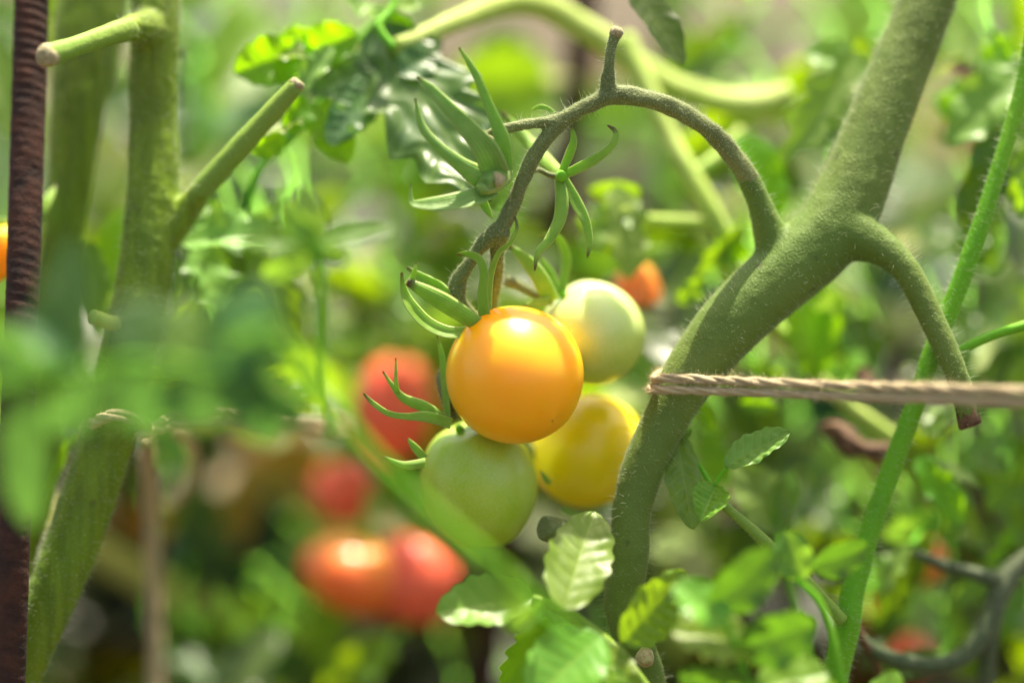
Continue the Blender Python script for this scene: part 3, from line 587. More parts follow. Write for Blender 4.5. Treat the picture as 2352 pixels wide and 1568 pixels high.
put_leaf(lp, [(420, 480, 34), (500, 470, 34)], 40, 'glow', roll=.9)
put_leaf(lp, [(560, 540, 35), (700, 790, 35)], 60, 'leaf', roll=.6, kind='toothed')
put_leaf(lp, [(405, 590, 22), (415, 740, 22)], 18, 'palestem' if 0 else 'sage', roll=1.0, wave=.4)
put_leaf(lp, [(300, 480, 60), (250, 760, 50)], 80, 'glow', roll=-.3, wave=.05)
put_leaf(lp, [(200, 560, 45), (230, 760, 40)], 50, 'leaf', roll=.3)

lb = thing('tomato_plant', 'thick olive stem behind the rusty bar at the far left', 'tomato plant', (P(120, 1568, 38)[0], P(120, 1568, 38)[1], 0))
g = Geo(); tube(g, to_ground(W([(250, -250, 55, 80), (222, -60, 50, 80), (200, 100, 46, 78), (178, 250, 42, 62), (162, 400, 40, 52), (142, 560, 38, 44), (128, 700, 36, 42), (110, 900, 36, 42), (85, 1100, 38, 42), (40, 1300, 40, 42), (-20, 1560, 42, 42)]), 0), 40, .002, stemfn(41, .02, .015))
s1 = obj('main_stem', g, M['olive'], lb); obj('fine_hairs', hairs(g, 6000, .0016, .000025, 14, (0, -50, 400, 1000)), M['hair'], s1, kind='stuff')
for q in ([(40, 320, 60), (-30, 40, 70), 60, 'leaf'], [(130, 60, 70), (220, -80, 70), 80, 'leaf'], [(10, 700, 60), (-40, 900, 60), 60, 'leaf'], [(90, 1150, 35), (165, 1010, 30), 18, 'glow'], [(60, 1180, 45), (110, 1000, 45), 30, 'leaf'], [(240, 1090, 30), (160, 1000, 30), 22, 'glow']):
    put_leaf(lb, [q[0], q[1]], q[2], q[3], kind='simple')

# ---- rusty reinforcing bars
def rebar(label, path, seed, nominal):
    pts = W(path); pts = to_ground(pts, (pts[-1][0] - pts[-2][0])[0] * 1.0)
    t = thing('rusty_bar', label, 'metal bar', pts[-1][0] * np.array([1, 1, 0]))
    pitch = 2 * math.pi / .0027
    def fn(a, L):
        w = np.sin(L * pitch + 2 * a + .5 * np.sin(L * 90)); rib = np.clip(w, -.35, .8)
        gap = 1 - np.exp(-(np.sin(a) / .22) ** 2)
        return .95 + .024 * rib * gap * (1 + .5 * np.sin(L * 60)) + .02 * (1 - gap) + .01 * np.sin(L * 700 + 3 * a)
    g = Geo(); tube(g, pts, 40, .0005, fn); obj('ribbed_shaft', g, M['rust'], t); return t
rebar('dark rusty ribbed iron bar standing upright at the left edge', [(78, -220, 26, 41), (73, 0, 22, 41), (62, 350, 14, 41), (51, 700, 6, 40), (39, 1000, 2, 40), (29, 1280, 0, 40), (20, 1600, 0, 39)], 1, 41)
rebar('blurred rusty ribbed bar standing behind the orange tomato', [(1350, -220, 170, 34), (1338, 60, 170, 34), (1300, 350, 170, 34), (1252, 620, 170, 34), (1190, 1000, 170, 34), (1120, 1500, 170, 36)], 2, 34)

# ---- thin bright green stem at the right
gp = thing('tomato_plant', 'slim bright green hairy stem slanting down the right side', 'tomato plant', (P(1890, 1700, 12)[0], P(1890, 1700, 12)[1], 0))
g = Geo(); GS = W([(2420, -200, 14, 17), (2375, 60, 13, 18), (2345, 215, 12, 18), (2290, 400, 11, 19), (2240, 554, 10, 21), (2186, 700, 10, 22), (2140, 810, 10, 22), (2103, 925, 10, 22), (2046, 1080, 10, 24), (1994, 1232, 9, 24), (1956, 1368, 9, 28), (1946, 1425, 9, 32), (1915, 1568, 11, 30), (1880, 1750, 14, 32)])
tube(g, to_ground(GS, -.01), 20, .002, stemfn(51, .02, .04)); gs = obj('main_stem', g, M['bright'], gp)
obj('fine_hairs', hairs(g, 2500, .0026, .00003, 15, (1880, -50, 2400, 1600)), M['hair'], gs, kind='stuff')
stalk(gp, [(2160, 835, 10, 12), (2205, 806, 9, 11), (2270, 775, 8, 11), (2352, 748, 7, 11), (2450, 725, 6, 11)], 'bright')
sp = thing('leaf_spray', 'small spray of three grey-green leaflets on a thin stalk right of the thick stem', 'leaf', P(1930, 1412, 6))
PT = [(1935, 1425, 5, 16), (1900, 1385, 4, 13), (1850, 1332, 3, 14), (1790, 1275, 2, 13), (1755, 1243, 1, 15), (1715, 1205, 1, 12), (1665, 1162, 1, 11), (1640, 1125, 3, 9)]
g = Geo(); tube(g, W(PT), 14, .0014, stemfn(61, .06)); o = obj('rachis', g, M['cane'], sp); obj('fine_hairs', hairs(g, 900, .0007, .00002, 16), M['hair'], o, kind='stuff')
stalk(sp, [(1635, 1125, 3, 6), (1655, 1090, 2, 5), (1678, 1066, 1, 5)], 'bright')
put_leaf(sp, [(1668, 1068, 1), (1812, 990, -3)], 48, 'sage', name='leaflet', face='t', cup=.35, bulge=.22, wave=.12, ns=44, ncol=25, bend=.1)
put_leaf(sp, [(1643, 1118, 2), (1612, 1190, -6)], 50, 'fresh', name='leaflet', face='t', cup=.7, bulge=.22, wave=.1, ns=40, ncol=25, bend=.1)
put_leaf(sp, [(1556, 1000, 8), (1583, 1216, 2)], 50, 'sage', name='leaflet', roll=-.35, cup=.15, bulge=.22, wave=.15, ns=44, ncol=25, bend=.05)
put_leaf(sp, [(1560, 1010, 9), (1585, 985, 8)], 16, 'sage', name='leaflet')
stalk(sp, [(1640, 1125, 5, 6), (1600, 1060, 8, 6), (1556, 1002, 9, 5)], 'bright')

# ---- big crumpled leaf up left of the truss and its neighbours
ul = thing('leaf_spray', 'crumpled lobed tomato leaf with pale glossy patches, upper left of the truss', 'leaf', P(905, 110, 26))
put_leaf(ul, [(868, 62, 40), (1120, 480, 12)], 165, 'crumpled', name='leaflet', kind='toothed', face='u', cup=.05, bulge=.15, wave=.16, ns=70, ncol=37, bend=-.05)
put_leaf(ul, [(870, 180, 36), (762, 318, 24)], 62, 'crumpled', name='leaflet', kind='simple', face='u', cup=.1, bulge=.12, ns=40, ncol=21)
put_leaf(ul, [(880, 150, 36), (716, 198, 32)], 58, 'crumpled', name='leaflet', kind='simple', face='u', cup=.1, bulge=.12, ns=40, ncol=21)
put_leaf(ul, [(920, 170, 30), (1005, 108, 34)], 52, 'crumpled', name='leaflet', face='u')
stalk(ul, [(905, 110, 28, 8), (870, 60, 30, 10), (905, 10, 34, 10), (900, -120, 40, 12)], 'bright')
ulb = thing('leaf_spray', 'bright yellow-green curled leaves left of the crumpled leaf', 'leaf', P(720, 240, 40))
for q in ([(720, 170, 45), (665, 60, 48), 58, 'glow', 1.0], [(700, 130, 44), (815, 80, 44), 50, 'glow', .9], [(690, 120, 42), (548, 170, 40), 52, 'glow', -.9], [(640, 130, 40), (700, 120, 40), 34, 'sage', .2], [(735, 240, 40), (790, 370, 40), 44, 'glow', .4],
          [(700, 230, 36), (660, 300, 34), 34, 'glow', .6], [(690, 270, 34), (600, 300, 32), 36, 'sage', -.3], [(650, 310, 36), (575, 345, 36), 34, 'glow', .3], [(760, 110, 36), (690, 200, 36), 26, 'sage', .4],
          [(850, 10, 50), (825, 30, 50), 40, 'sage', 0], [(880, 20, 48), (960, 10, 48), 40, 'sage', .2], [(890, 40, 48), (940, 60, 48), 24, 'glow', .3]):
    put_leaf(ulb, [(q[0][0], q[0][1], q[0][2] - 6), (q[1][0], q[1][1], q[1][2] - 12)], q[2] * 1.35, q[3], name='leaflet', roll=q[4] * .5, cup=.45, wave=.22, kind='simple', ns=36, ncol=21)
stalk(ulb, [(880, 30, 50, 9), (790, 130, 44, 9), (735, 240, 40, 9), (660, 320, 38, 9), (590, 400, 38, 9), (570, 480, 40, 8)], 'bright')

# ---- twine
def twine(label, paths, hairn, ply=6.5):
    p0 = W(paths[0])[0][0]; t = thing('twine', label, 'string', p0)
    for k, path in enumerate(paths):
        pts, rad = spline(W(path), .0006); T, N, B = frames(pts); L = np.concatenate([[0], np.cumsum(np.linalg.norm(np.diff(pts, axis=0), axis=1))])
        g = Geo()
        for j in range(3):
            ph = L * 2 * math.pi / .021 + j * 2.094 + k + .8 * np.sin(L * 130 + k)
            c = pts + (np.cos(ph)[:, None] * N + np.sin(ph)[:, None] * B) * (rad * .48)[:, None]
            rj = rad * .56
            tube(g, list(zip(c, rj))[::1], 10, .0009, stemfn(j + 5 * k, .16, .10))
        c_ = obj('cord', g, M['twine'], t); obj('loose_fibres', hairs(g, hairn, .0022, .00003, k, None, 3.0), M['twine'], c_, kind='stuff')
    return t
twine('double strand of beige jute twine tied round the thick stem, running right', [
    [(1640, 842, 16, 11), (1560, 846, 17, 11), (1512, 860, 10, 11), (1506, 870, 2, 11), (1535, 868, -4, 11), (1620, 872, -6, 11), (1760, 878, -12, 11), (1915, 884, -19, 11), (2100, 890, -28, 12), (2352, 897, -38, 13), (2520, 900, -46, 13), (3000, 912, -66, 13), (3700, 920, -96, 13)],
    [(1640, 882, 16, 10), (1550, 890, 17, 10), (1502, 892, 10, 10), (1496, 894, 3, 10), (1530, 895, -4, 10), (1620, 897, -6, 10), (1760, 902, -12, 10), (1915, 909, -19, 10), (2100, 915, -28, 11), (2352, 924, -38, 12), (2520, 930, -46, 12), (3000, 942, -66, 12), (3700, 950, -96, 12)]], 9000)
twine('blurred pinkish twine looped round the broad olive stem at left', [
    [(190, 985, 22, 15), (250, 955, -2, 14), (320, 965, 4, 15), (345, 985, 14, 16), (400, 970, 30, 15), (480, 960, 45, 14), (600, 968, 60, 13), (800, 990, 90, 12)],
    [(320, 1000, 4, 12), (345, 985, 12, 13), (400, 945, 30, 11), (500, 935, 45, 11), (620, 950, 62, 11), (800, 970, 92, 11)],
    [(400, 980, 40, 14), (432, 1010, 70, 14), (444, 1060, 84, 13), (425, 1120, 88, 11), (380, 1170, 90, 11)],
    [(335, 1000, 30, 18), (342, 1100, 70, 18), (350, 1250, 90, 18), (355, 1400, 96, 17), (358, 1640, 100, 17)]], 700)

g = Geo(); a_ = P(3700, 930, -96); tube(g, [(np.array([a_[0], a_[1], .62]), .0085), (np.array([a_[0], a_[1], .3]), .009), (np.array([a_[0], a_[1], -.02]), .0095)], 16, .01, stemfn(6, .04, .06))
tag(obj('wooden_stake', g, M['cut']), 'round wooden stake holding the far end of the jute twine', 'stake')
# ---- background pale-green vine behind the truss
bp = thing('tomato_plant', 'pale yellow-green vine arching across the background behind the truss', 'tomato plant', (P(1150, 2000, 75)[0], P(1150, 2000, 75)[1], 0))
stalk(bp, [(905, 106, 34, 19), (960, 88, 38, 22), (1050, 48, 46, 24), (1140, 12, 58, 27), (1230, 10, 66, 30), (1330, 58, 72, 31), (1420, 118, 76, 30), (1500, 175, 78, 30), (1590, 215, 78, 29), (1690, 238, 78, 30), (1760, 236, 78, 32), (1815, 215, 78, 30)], 'palestem', 'arching_stem', 18)
stalk(bp, [(1430, 90, 74, 28), (1480, 190, 70, 24), (1530, 300, 66, 22), (1580, 390, 62, 22), (1630, 480, 60, 24), (1672, 570, 60, 20), (1730, 700, 60, 18), (1800, 770, 60, 17), (1870, 860, 60, 16), (1950, 930, 60, 16), (2050, 1005, 62, 17)], 'palestem', 'side_shoot', 16)
stalk(bp, [(1650, 515, 60, 15), (1560, 508, 56, 14), (1480, 502, 50, 13), (1430, 480, 46, 9)], 'palestem', 'side_shoot')
stalk(bp, [(1590, 400, 62, 14), (1660, 350, 66, 13), (1700, 300, 74, 12)], 'palestem', 'side_shoot')
g = Geo(); tube(g, [(P(1240, 5, 67), PX(26, 60)), (P(1260, -120, 80), PX(24, 80)), (P(1500, -200, 170), .004), (P(1550, 900, 200), .005), (P(1550, 1500, 200) * np.array([1, 1, 0]), .006)], 14, .006); obj('main_stem', g, M['palestem'], bp)
put_leaf(bp, [(1445, 470, 48), (1330, 560, 44)], 70, 'sage', kind='lobed', wave=.2, bulge=.14, roll=.2)
put_leaf(bp, [(1420, 430, 48), (1455, 630, 40)], 72, 'sage', kind='toothed', wave=.2, roll=.15)
put_leaf(bp, [(1470, 440, 50), (1350, 440, 52)], 36, 'leaf', roll=.5)
put_leaf(bp, [(1700, 310, 58), (1795, 505, 50)], 74, 'glow', roll=.5, cup=.3)
put_leaf(bp, [(1850, 640, 56), (1890, 870, 52)], 80, 'glow', roll=.3, cup=.3)
put_leaf(bp, [(1900, 640, 60), (1990, 700, 60)], 30, 'sage', roll=.2)
put_leaf(bp, [(1965, 125, 52), (1815, 365, 40)], 78, 'sage', kind='lobed', roll=.3)
put_leaf(bp, [(1850, 120, 54), (2000, 150, 54)], 60, 'sage', kind='toothed', roll=-.3)
put_leaf(bp, [(1700, 520, 50), (1610, 640, 50)], 40, 'leaf', roll=.7, wave=.4)
put_leaf(bp, [(1620, 640, 46), (1560, 700, 46)], 32, 'leaf', roll=.2, wave=.4)
put_leaf(bp, [(1720, 590, 55), (1650, 560, 50)], 36, 'glow', roll=.2, wave=.4)
put_leaf(bp, [(1440, -60, 24), (1572, 138, 16)], 62, 'leafb', roll=.6, bend=.1)
put_leaf(bp, [(1600, 920, 40), (1640, 985, 40)], 24, 'glow', roll=.2)
put_leaf(bp, [(1700, 925, 45), (1790, 935, 45)], 24, 'glow', roll=.5)
put_leaf(bp, [(1050, 190, 170), (1270, 190, 160)], 120, 'leaf', roll=.2, face='b', kind='toothed')
put_leaf(bp, [(1180, 260, 200), (1120, 60, 200)], 110, 'leaf', roll=.2, name='leaf')
# dried curled leaf
g = Geo(); tube(g, W([(1885, 985, 50, 8), (1920, 990, 48, 22), (1950, 1015, 46, 26), (1985, 1030, 46, 19), (2020, 1035, 46, 22), (2045, 1028, 48, 8)]), 18, .001, stemfn(71, .25, .15)); obj('withered_leaf', g, M['brown'], bp, label='brown withered curled leaf')
g = Geo(); ribbon(g, [(1965, 870, 55), (1978, 855, 54), (1992, 870, 52), (2010, 895, 50)], [8, 14, 14, 5]); obj('withered_tip', g, M['brown'], bp)

rp = thing('tomato_plant', 'blurred plant with pale leaves behind the slim stem at right', 'tomato plant', (P(2400, 1568, 80)[0], P(2400, 1568, 80)[1], 0))
g = Geo(); tube(g, to_ground(W([(2480, -100, 90, 24), (2450, 300, 85, 26), (2430, 900, 82, 28), (2400, 1568, 80, 30)])), 14, .006, stemfn(8)); obj('main_stem', g, M['olive'], rp)
for q in ([(2370, 150, 50), (2180, 300, 40), 95, 'sage', .1, 'toothed'], [(2400, 250, 60), (2250, 350, 60), 60, 'sage', .4, 'toothed'], [(2290, 300, 45), (2235, 530, 40), 72, 'leafb', .3, 'simple'], [(2280, 420, 56), (2290, 620, 56), 34, 'leaf', .8, 'simple'],
          [(2250, 140, 70), (2350, 110, 70), 50, 'glow', .6, 'simple'], [(2150, 230, 70), (2230, 260, 70), 40, 'glow', .4, 'simple'], [(2180, 150, 72), (2250, 180, 72), 30, 'brown', .4, 'simple'],
          [(2130, 1000, 40), (2200, 930, 40), 26, 'leaf', .6, 'simple'], [(2110, 1050, 42), (2210, 1200, 38), 50, 'glow', .5, 'simple'], [(2150, 1060, 40), (2250, 1110, 36), 22, 'sage', .1, 'simple'], [(2210, 1120, 50), (2180, 1240, 48), 40, 'leaf', .2, 'simple'],
          [(2300, 1000, 70), (2200, 1080, 66), 50, 'sage', .2, 'toothed'], [(2380, 1080, 60), (2270, 1170, 56), 60, 'fore', .2, 'toothed'], [(2150, 1180, 60), (2040, 1240, 60), 50, 'fore', .2, 'simple'], [(2100, 1180, 70), (2090, 1260, 66), 30, 'sage', .3, 'simple'],
          [(2290, 1290, 70), (2200, 1380, 60), 50, 'fore', .4, 'simple'], [(2352, 1350, 70), (2250, 1470, 66), 60, 'leaf', .1, 'toothed'], [(2330, 1200, 60), (2280, 1300, 56), 44, 'glow', .6, 'toothed'], [(2100, 100, 80), (2160, 60, 80), 44, 'glow', .6, 'simple']):
    put_leaf(rp, [q[0], q[1]], q[2], q[3], roll=q[4], kind=q[5], wave=.25)
dk = thing('tomato_plant', 'dark bare blurred branches in the lower right corner', 'tomato plant', (P(2300, 1900, 40)[0], P(2300, 1900, 40)[1], 0))
stalk(dk, [(1955, 1430, 30, 10), (1985, 1475, 30, 15), (2050, 1512, 32, 19), (2150, 1525, 34, 20), (2220, 1500, 36, 22), (2270, 1430, 38, 24), (2300, 1350, 40, 27), (2352, 1290, 42, 24), (2450, 1240, 42, 24)], 'darkstem', 'curved_branch', 16)
stalk(dk, [(2310, 1340, 40, 22), (2240, 1318, 40, 17), (2160, 1295, 40, 14), (2105, 1270, 40, 10)], 'darkstem', 'side_shoot')
g = Geo(); tube(g, to_ground(W([(2290, 1370, 40, 24), (2270, 1480, 42, 20), (2262, 1600, 44, 22)])), 14, .005, stemfn(4)); obj('lower_stem', g, M['darkstem'], dk)
stalk(dk, [(1945, 1390, 8, 8), (1965, 1440, 20, 9), (2010, 1520, 34, 9), (2050, 1620, 44, 9)], 'brown', 'dry_twig')

# ---- further leaves of the nearer background plants
def scatter(parent, n, box, dr, size, mats, seed):
    q = random.Random(seed)
    for k in range(n):
        x, y, d = q.uniform(box[0], box[2]), q.uniform(box[1], box[3]), q.uniform(*dr); an = q.uniform(.2, 2.9) if q.random() < .35 else q.uniform(3.3, 6.1); L = q.uniform(*size)
        p0 = (x, y, d); p1 = (x + L * math.cos(an), y - L * math.sin(an), d + q.uniform(-20, 10)); m_ = q.choice(mats)
        lf = put_leaf(parent, [p0, p1], L * q.uniform(.28, .42), m_, kind=q.choice(('simple', 'toothed', 'lobed')), face='b' if m_ == 'glowb' else q.choice('tb'), roll=q.uniform(-.6, .6), cup=q.uniform(.1, .6), wave=.25, bend=q.uniform(0, .4), ns=24, ncol=15)
        g = Geo(); tube(g, [(P(*p0), PX(7, d)), (P(x - L * .3 * math.cos(an), y - 50, d + 15), PX(7, d)), (P(x - L * .2, y - 150, d + 40), PX(8, d))], 8, .004); o = obj('petiole', g, M['bright'], parent)
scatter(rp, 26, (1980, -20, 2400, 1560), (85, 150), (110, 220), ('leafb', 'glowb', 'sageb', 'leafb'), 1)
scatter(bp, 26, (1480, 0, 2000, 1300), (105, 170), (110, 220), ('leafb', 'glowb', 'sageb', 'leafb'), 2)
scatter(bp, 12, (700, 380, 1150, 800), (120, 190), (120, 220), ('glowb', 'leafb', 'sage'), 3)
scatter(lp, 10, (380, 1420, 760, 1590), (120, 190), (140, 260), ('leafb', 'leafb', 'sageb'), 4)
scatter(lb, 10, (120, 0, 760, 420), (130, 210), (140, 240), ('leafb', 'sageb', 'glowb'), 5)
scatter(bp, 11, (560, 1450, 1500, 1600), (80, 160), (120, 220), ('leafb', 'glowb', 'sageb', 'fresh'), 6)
scatter(rp, 20, (2080, -20, 2400, 1300), (40, 80), (70, 140), ('fresh', 'glow', 'sage', 'leaf'), 11)
scatter(bp, 14, (1520, 560, 1960, 1000), (55, 90), (60, 130), ('fresh', 'glow', 'sage', 'leaf'), 12)
scatter(rp, 9, (1960, 1180, 2340, 1560), (50, 100), (80, 150), ('fresh', 'leafb', 'sageb', 'leafb'), 13)
scatter(lp, 10, (420, 470, 720, 800), (45, 90), (80, 150), ('fresh', 'glow', 'sage', 'leaf'), 14)
M['tealshade'] = leaf_mat('leaf_shade_teal', (.008, .040, 0.0182), (.015, .065, 0.0280), (.02, .11, 0.0280), tw=.25, rough=.5)  # very dark leaf colour paints the shaded pockets between plants
scatter(lb, 8, (430, 0, 760, 420), (240, 330), (200, 320), ('tealshade', 'tealshade', 'sageb'), 21)
scatter(bp, 8, (880, 230, 1180, 520), (190, 260), (180, 260), ('tealshade', 'leafb'), 22)
scatter(lp, 8, (380, 1000, 720, 1500), (200, 300), (200, 320), ('tealshade', 'leafb'), 23)
scatter(bp, 6, (1480, 650, 2050, 1150), (190, 260), (180, 300), ('tealshade', 'leafb'), 24)
M['sunlitpale'] = leaf_mat('leaf_sunlit_pale', (.34, .40, .12), (.44, .50, .18), (.40, .50, .10), tw=.3, rough=.5)  # pale leaf colour carries the sunlight of bright blurred patches
for x, y, hw, d in ((860, 600, 70, 180), (930, 650, 60, 170), (820, 700, 50, 170), (2290, 790, 90, 170), (1450, 900, 60, 120), (1560, 1240, 60, 130), (2090, 550, 45, 130), (1290, 170, 34, 150), (960, 740, 40, 160), (760, 1230, 50, 170), (2130, 860, 45, 130), (1750, 200, 50, 130)):
    put_leaf(rp if x > 1900 else bp, [(x - hw, y + hw * .5, d - 14), (x + hw, y - hw * .5, d + 16)], hw * .8, 'sunlitpale', face='t', wave=.2, ns=20, ncol=13)
bl = thing('leafy_plant', 'broad grey-blue leaves far out of focus at the upper left', 'plant', P(520, 400, 700) * np.array([1, 1, 0]))
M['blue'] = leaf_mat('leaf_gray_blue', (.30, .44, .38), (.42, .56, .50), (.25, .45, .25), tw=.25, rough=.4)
for q in ([(500, 420), (430, 60), 90], [(520, 400), (620, -40), 80], [(510, 420), (330, 200), 70], [(520, 430), (690, 180), 80], [(500, 430), (520, 120), 80]):
    put_leaf(bl, [(*q[0], 700), (*q[1], 720)], q[2], 'blue', face='t', cup=.3, wave=.2, bend=.2)
g = Geo(); tube(g, [(P(510, 430, 700), .01), (P(510, 430, 700) * np.array([1, 1, 0]), .012)], 10, .05); obj('main_stem', g, M['cane'], bl)

# ---- yellowish stem lying diagonally deep behind at the lower left
ys = thing('tomato_plant', 'blurred ochre stem slanting down behind the lower left', 'tomato plant', (P(640, 1700, 190)[0], P(640, 1700, 190)[1], 0))
g = Geo(); tube(g, to_ground(W([(60, 1160, 190, 34), (230, 1270, 190, 36), (400, 1370, 190, 38), (540, 1470, 190, 40), (680, 1620, 190, 38)])), 16, .006, stemfn(9)); obj('main_stem', g, stem_mat('stem_ochre', (.25, .22, .04), (.36, .33, .07), sheen=.2), ys)

# ------------------------------------------------------------------ foreground sprays (out of focus, nearer the lens)
def spray(label, rachis, leaves, mat='fore', rmat='bright', dd=0.0, name='leaf_spray'):
    p0 = W(rachis, dd)[0][0]; t = thing(name, label, 'leaf', p0)
    g = Geo(); tube(g, W(rachis, dd), 12, .002, stemfn(int(rachis[0][0]))); obj('rachis', g, M[rmat], t)
    for q in leaves:
        k = dict(q[3]) if len(q) > 3 else {}; m_ = k.pop('mat', mat)
        put_leaf(t, [(q[0][0], q[0][1], q[0][2] + dd), (q[1][0], q[1][1], q[1][2] + dd)], q[2], m_, name='leaflet', **k)
    return t
spray('big soft blurred leaf cluster in front of the stems at left', [(-120, 905, -110, 13), (40, 880, -112, 12), (180, 850, -114, 11), (330, 830, -116, 10), (480, 850, -116, 9), (590, 870, -116, 7)], [
    ((160, 840, -112), (148, 545, -112), 82, dict(kind='simple', roll=.2, mat='sagef')),
    ((110, 850, -108), (-80, 770, -108), 80, dict(face='b', mat='sagef')), ((180, 840, -112), (60, 720, -114), 60, dict(face='t', mat='sagef')),
    ((230, 850, -112), (110, 1010, -108), 90, dict(kind='lobed', face='b', mat='sagef')),
    ((55, 890, -108), (50, 1225, -102), 66, dict(face='b', mat='sagef', kind='simple')),
    ((300, 850, -116), (335, 670, -112), 99, dict(kind='lobed', face='t', mat='sagef')),
    ((300, 820, -112), (350, 1010, -108), 108, dict(kind='lobed', face='b', mat='sagef')),
    ((430, 850, -116), (440, 680, -112), 99, dict(kind='lobed', face='b', mat='fore')),
    ((500, 870, -116), (610, 650, -112), 100, dict(face='t', kind='simple', mat='sagef')),
    ((430, 840, -114), (480, 985, -112), 110, dict(face='b')),
    ((560, 850, -116), (700, 980, -114), 90, dict(kind='lobed', face='b')),
    ((540, 850, -116), (640, 1030, -112), 80, dict(face='b')),
    ((520, 800, -116), (660, 780, -114), 70, dict(face='b'))], mat='sagef')
spray('blurred star-shaped leaf tip standing in front of the left background', [(760, 1010, -52, 8), (745, 900, -54, 10), (738, 760, -57, 11), (735, 640, -60, 11), (722, 560, -62, 9)], [
    ((722, 560, -62), (695, 425, -64), 46, dict(roll=.3, mat='sage')), ((725, 560, -62), (900, 505, -62), 38, dict(roll=.6)),
    ((718, 562, -62), (545, 540, -60), 44, dict(roll=-.5)), ((722, 570, -62), (640, 470, -64), 40, dict(roll=.2)), ((725, 575, -62), (800, 600, -60), 30, dict(roll=.2)),
    ((720, 580, -62), (600, 640, -60), 44, dict(roll=.2))])
g_ = [(1560, 1700, -16, 14), (1490, 1590, -17, 13), (1420, 1500, -17, 13), (1350, 1440, -18, 14), (1290, 1398, -18, 12), (1225, 1372, -18, 9)]
spray('leaf spray with glossy rounded leaflets at the bottom centre', g_, [
    ((1222, 1372, -16), (1003, 1402, -22), 84, dict(mat='fresh', kind='simple', face='t', cup=.3, bulge=.03, wave=.1, ns=56, ncol=33, bend=.05)),
    ((1298, 1392, -26), (1362, 1160, -8), 92, dict(mat='fresh', kind='simple', face='u', cup=.1, bulge=.05, wave=.08, ns=56, ncol=33, bend=.08)),
    ((1432, 1468, -24), (1590, 1322, -20), 84, dict(mat='fresh', kind='simple', face='b', cup=.2, bulge=.1, ns=40, ncol=25)),
    ((1255, 1420, -12), (1165, 1590, -10), 60, dict(mat='glow', kind='toothed', face='b', bulge=.03, ns=44, ncol=25)),
    ((1375, 1465, -26), (1215, 1600, -36), 110, dict(mat='fresh', face='t', bulge=.03, ns=40, ncol=25)),
    ((1395, 1480, -24), (1400, 1640, -34), 80, dict(mat='fresh', face='t', bulge=.2)), ((1245, 1385, -28), (1200, 1450, -40), 32, dict(roll=.8))], rmat='cane')
spray('blurred pale stalk crossing in front of the green tomato', [(640, 780, -114, 12), (780, 960, -110, 15), (880, 1070, -108, 13), (1000, 1180, -104, 14), (1080, 1250, -102, 15), (1160, 1310, -100, 12), (1230, 1380, -98, 10), (1400, 1560, -96, 9), (1600, 1800, -94, 9)], [
    ((1120, 1285, -102), (1215, 1440, -98), 50, dict(roll=.2)), ((740, 930, -110), (690, 800, -114), 50, dict(roll=.5))], rmat='bright')
spray('large blurred mid-green leaves along the bottom right of the thick stem', [(1800, 1900, -42, 12), (1740, 1640, -44, 11), (1700, 1520, -44, 10), (1670, 1430, -46, 8)], [
    ((1640, 1395, -44), (1790, 1275, -48), 80, dict(face='b', kind='simple', mat='deep')), ((1665, 1430, -46), (1560, 1330, -46), 70, dict(mat='fresh', face='t')),
    ((1740, 1490, -44), (1550, 1440, -46), 90, dict(mat='fresh', face='t', kind='toothed')), ((1700, 1480, -44), (1880, 1450, -46), 90, dict(face='b', mat='deep')),
    ((1745, 1590, -42), (1560, 1570, -44), 80, dict(face='b', mat='deep')), ((1745, 1580, -42), (1900, 1540, -44), 80, dict(mat='fresh', face='t'))])
spray('blurred pair of green leaves in front of the foot of the slim stem', [(2000, 1900, -30, 10), (1960, 1700, -30, 9), (1900, 1420, -30, 8), (1830, 1330, -32, 7)], [
    ((1870, 1300, -32), (2000, 1262, -32), 58, dict(face='b', mat='deep')), ((1845, 1325, -32), (1800, 1220, -32), 56, dict(roll=.3)), ((1960, 1680, -30), (1800, 1540, -30), 80, dict(face='b')), ((1990, 1700, -30), (2060, 1540, -30), 60, dict(mat='fresh', face='t'))])
spray('soft bluish green leaf behind the small grey-green spray', [(1900, 1700, 48, 9), (1830, 1400, 46, 8), (1790, 1240, 44, 7), (1780, 1200, 42, 6)], [
    ((1790, 1215, 42), (1705, 1060, 42), 74, dict(roll=.3, mat='sage')), ((1785, 1215, 42), (1820, 1080, 42), 40, dict(roll=-.3, mat='fore'))])

# ------------------------------------------------------------------ background plants with their own leaves
def compound(parent_g, base, direc, L, seed, up=(0, 0, 1), res=(10, 7), hwf=.2, tint=None, sep=None, mat='leaf', kind='toothed'):
    rr = random.Random(seed); D = unit(np.array(direc, float)); U = np.array(up, float); S = unit(np.cross(D, U)); U = np.cross(S, D)
    droop = rr.uniform(.1, .5)
    def at(q): return base + D * L * q - U * L * droop * q * q
    path = [(at(q), .0016 * (1.2 - q)) for q in (0, .35, .7, 1)]
    gg = parent_g if sep is None else Geo(); tube(gg, path, 6, L / 8, tint=tint)
    root = None
    if sep is not None: root = obj('leaf', gg, M['bright'], sep)
    specs = [(1, D - U * .3, .42)] + [(q, S * sd + D * .5 - U * rr.uniform(0, .6), .30 + .05 * rr.random()) for q in (.38, .68) for sd in (-1, 1)]
    for q, dr, l in specs:
        b = at(q); dr = unit(dr + np.array([rr.uniform(-.25, .25) for _ in range(3)])); tip = b + dr * L * l
        g2 = gg if sep is None else Geo()
        leaf(g2, b, tip, L * l * rr.uniform(.28, .36), up=unit(U * rr.uniform(-.3, 1) - FWD * rr.uniform(.2, 1)), ns=res[0], ncol=res[1], kind=kind, roll=rr.uniform(-.5, .5), cup=rr.uniform(.1, .5), bend=rr.uniform(.05, .35), wave=.2, bulge=.12, seed=seed + int(q * 10), tint=tint)
        if sep is not None: obj('leaflet', g2, M[mat], root)
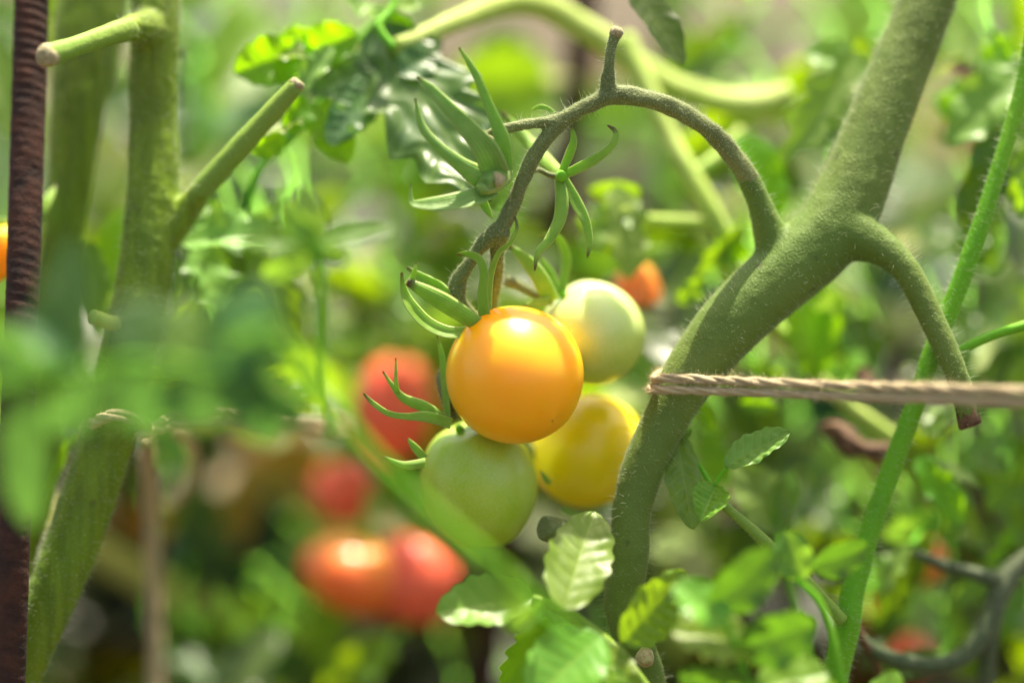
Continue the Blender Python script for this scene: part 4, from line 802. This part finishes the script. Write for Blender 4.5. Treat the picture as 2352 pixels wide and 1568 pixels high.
GROUPB = 'tomato plants blurred in the rows behind'
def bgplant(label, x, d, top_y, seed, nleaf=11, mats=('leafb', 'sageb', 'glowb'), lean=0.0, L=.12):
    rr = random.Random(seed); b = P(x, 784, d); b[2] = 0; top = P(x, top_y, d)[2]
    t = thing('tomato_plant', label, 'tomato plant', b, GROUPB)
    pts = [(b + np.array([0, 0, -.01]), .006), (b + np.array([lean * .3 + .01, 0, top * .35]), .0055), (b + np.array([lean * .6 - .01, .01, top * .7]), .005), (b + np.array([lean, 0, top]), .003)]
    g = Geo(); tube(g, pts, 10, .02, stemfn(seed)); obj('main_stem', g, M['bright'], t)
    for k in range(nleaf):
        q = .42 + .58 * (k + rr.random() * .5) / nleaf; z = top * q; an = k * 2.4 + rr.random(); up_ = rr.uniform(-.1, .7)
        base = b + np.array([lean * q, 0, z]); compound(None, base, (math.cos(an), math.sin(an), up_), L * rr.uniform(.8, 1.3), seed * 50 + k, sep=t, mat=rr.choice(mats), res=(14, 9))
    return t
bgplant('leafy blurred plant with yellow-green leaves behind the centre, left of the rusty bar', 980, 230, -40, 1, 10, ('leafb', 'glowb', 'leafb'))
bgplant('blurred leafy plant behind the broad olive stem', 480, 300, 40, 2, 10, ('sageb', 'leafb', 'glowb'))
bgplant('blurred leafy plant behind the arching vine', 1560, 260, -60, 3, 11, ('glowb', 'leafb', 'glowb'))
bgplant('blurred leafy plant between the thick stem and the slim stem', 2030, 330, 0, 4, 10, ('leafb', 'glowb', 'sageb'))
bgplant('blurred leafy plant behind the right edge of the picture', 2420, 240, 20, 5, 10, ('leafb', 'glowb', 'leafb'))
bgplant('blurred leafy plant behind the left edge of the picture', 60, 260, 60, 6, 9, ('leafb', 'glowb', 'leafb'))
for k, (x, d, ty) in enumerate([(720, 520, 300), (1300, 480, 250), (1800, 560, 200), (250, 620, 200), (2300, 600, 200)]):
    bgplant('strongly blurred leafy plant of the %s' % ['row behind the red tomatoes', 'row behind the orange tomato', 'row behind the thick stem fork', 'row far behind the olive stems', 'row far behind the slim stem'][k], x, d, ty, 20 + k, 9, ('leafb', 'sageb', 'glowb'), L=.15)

# low undergrowth and the far-off mass of leaves
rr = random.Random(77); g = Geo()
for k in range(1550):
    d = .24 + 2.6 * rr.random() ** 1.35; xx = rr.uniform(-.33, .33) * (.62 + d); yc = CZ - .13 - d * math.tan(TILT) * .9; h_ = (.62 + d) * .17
    z = rr.uniform(yc - h_ * .7, min(yc + h_ * .9, .44 + d * .12)); z = max(.02, z); v = rr.choice((.08, .18, .32, .6, 1.15)) * rr.uniform(.8, 1.2); ye = rr.uniform(0, .45)  # lowest tints paint unlit gaps into the leaf colour
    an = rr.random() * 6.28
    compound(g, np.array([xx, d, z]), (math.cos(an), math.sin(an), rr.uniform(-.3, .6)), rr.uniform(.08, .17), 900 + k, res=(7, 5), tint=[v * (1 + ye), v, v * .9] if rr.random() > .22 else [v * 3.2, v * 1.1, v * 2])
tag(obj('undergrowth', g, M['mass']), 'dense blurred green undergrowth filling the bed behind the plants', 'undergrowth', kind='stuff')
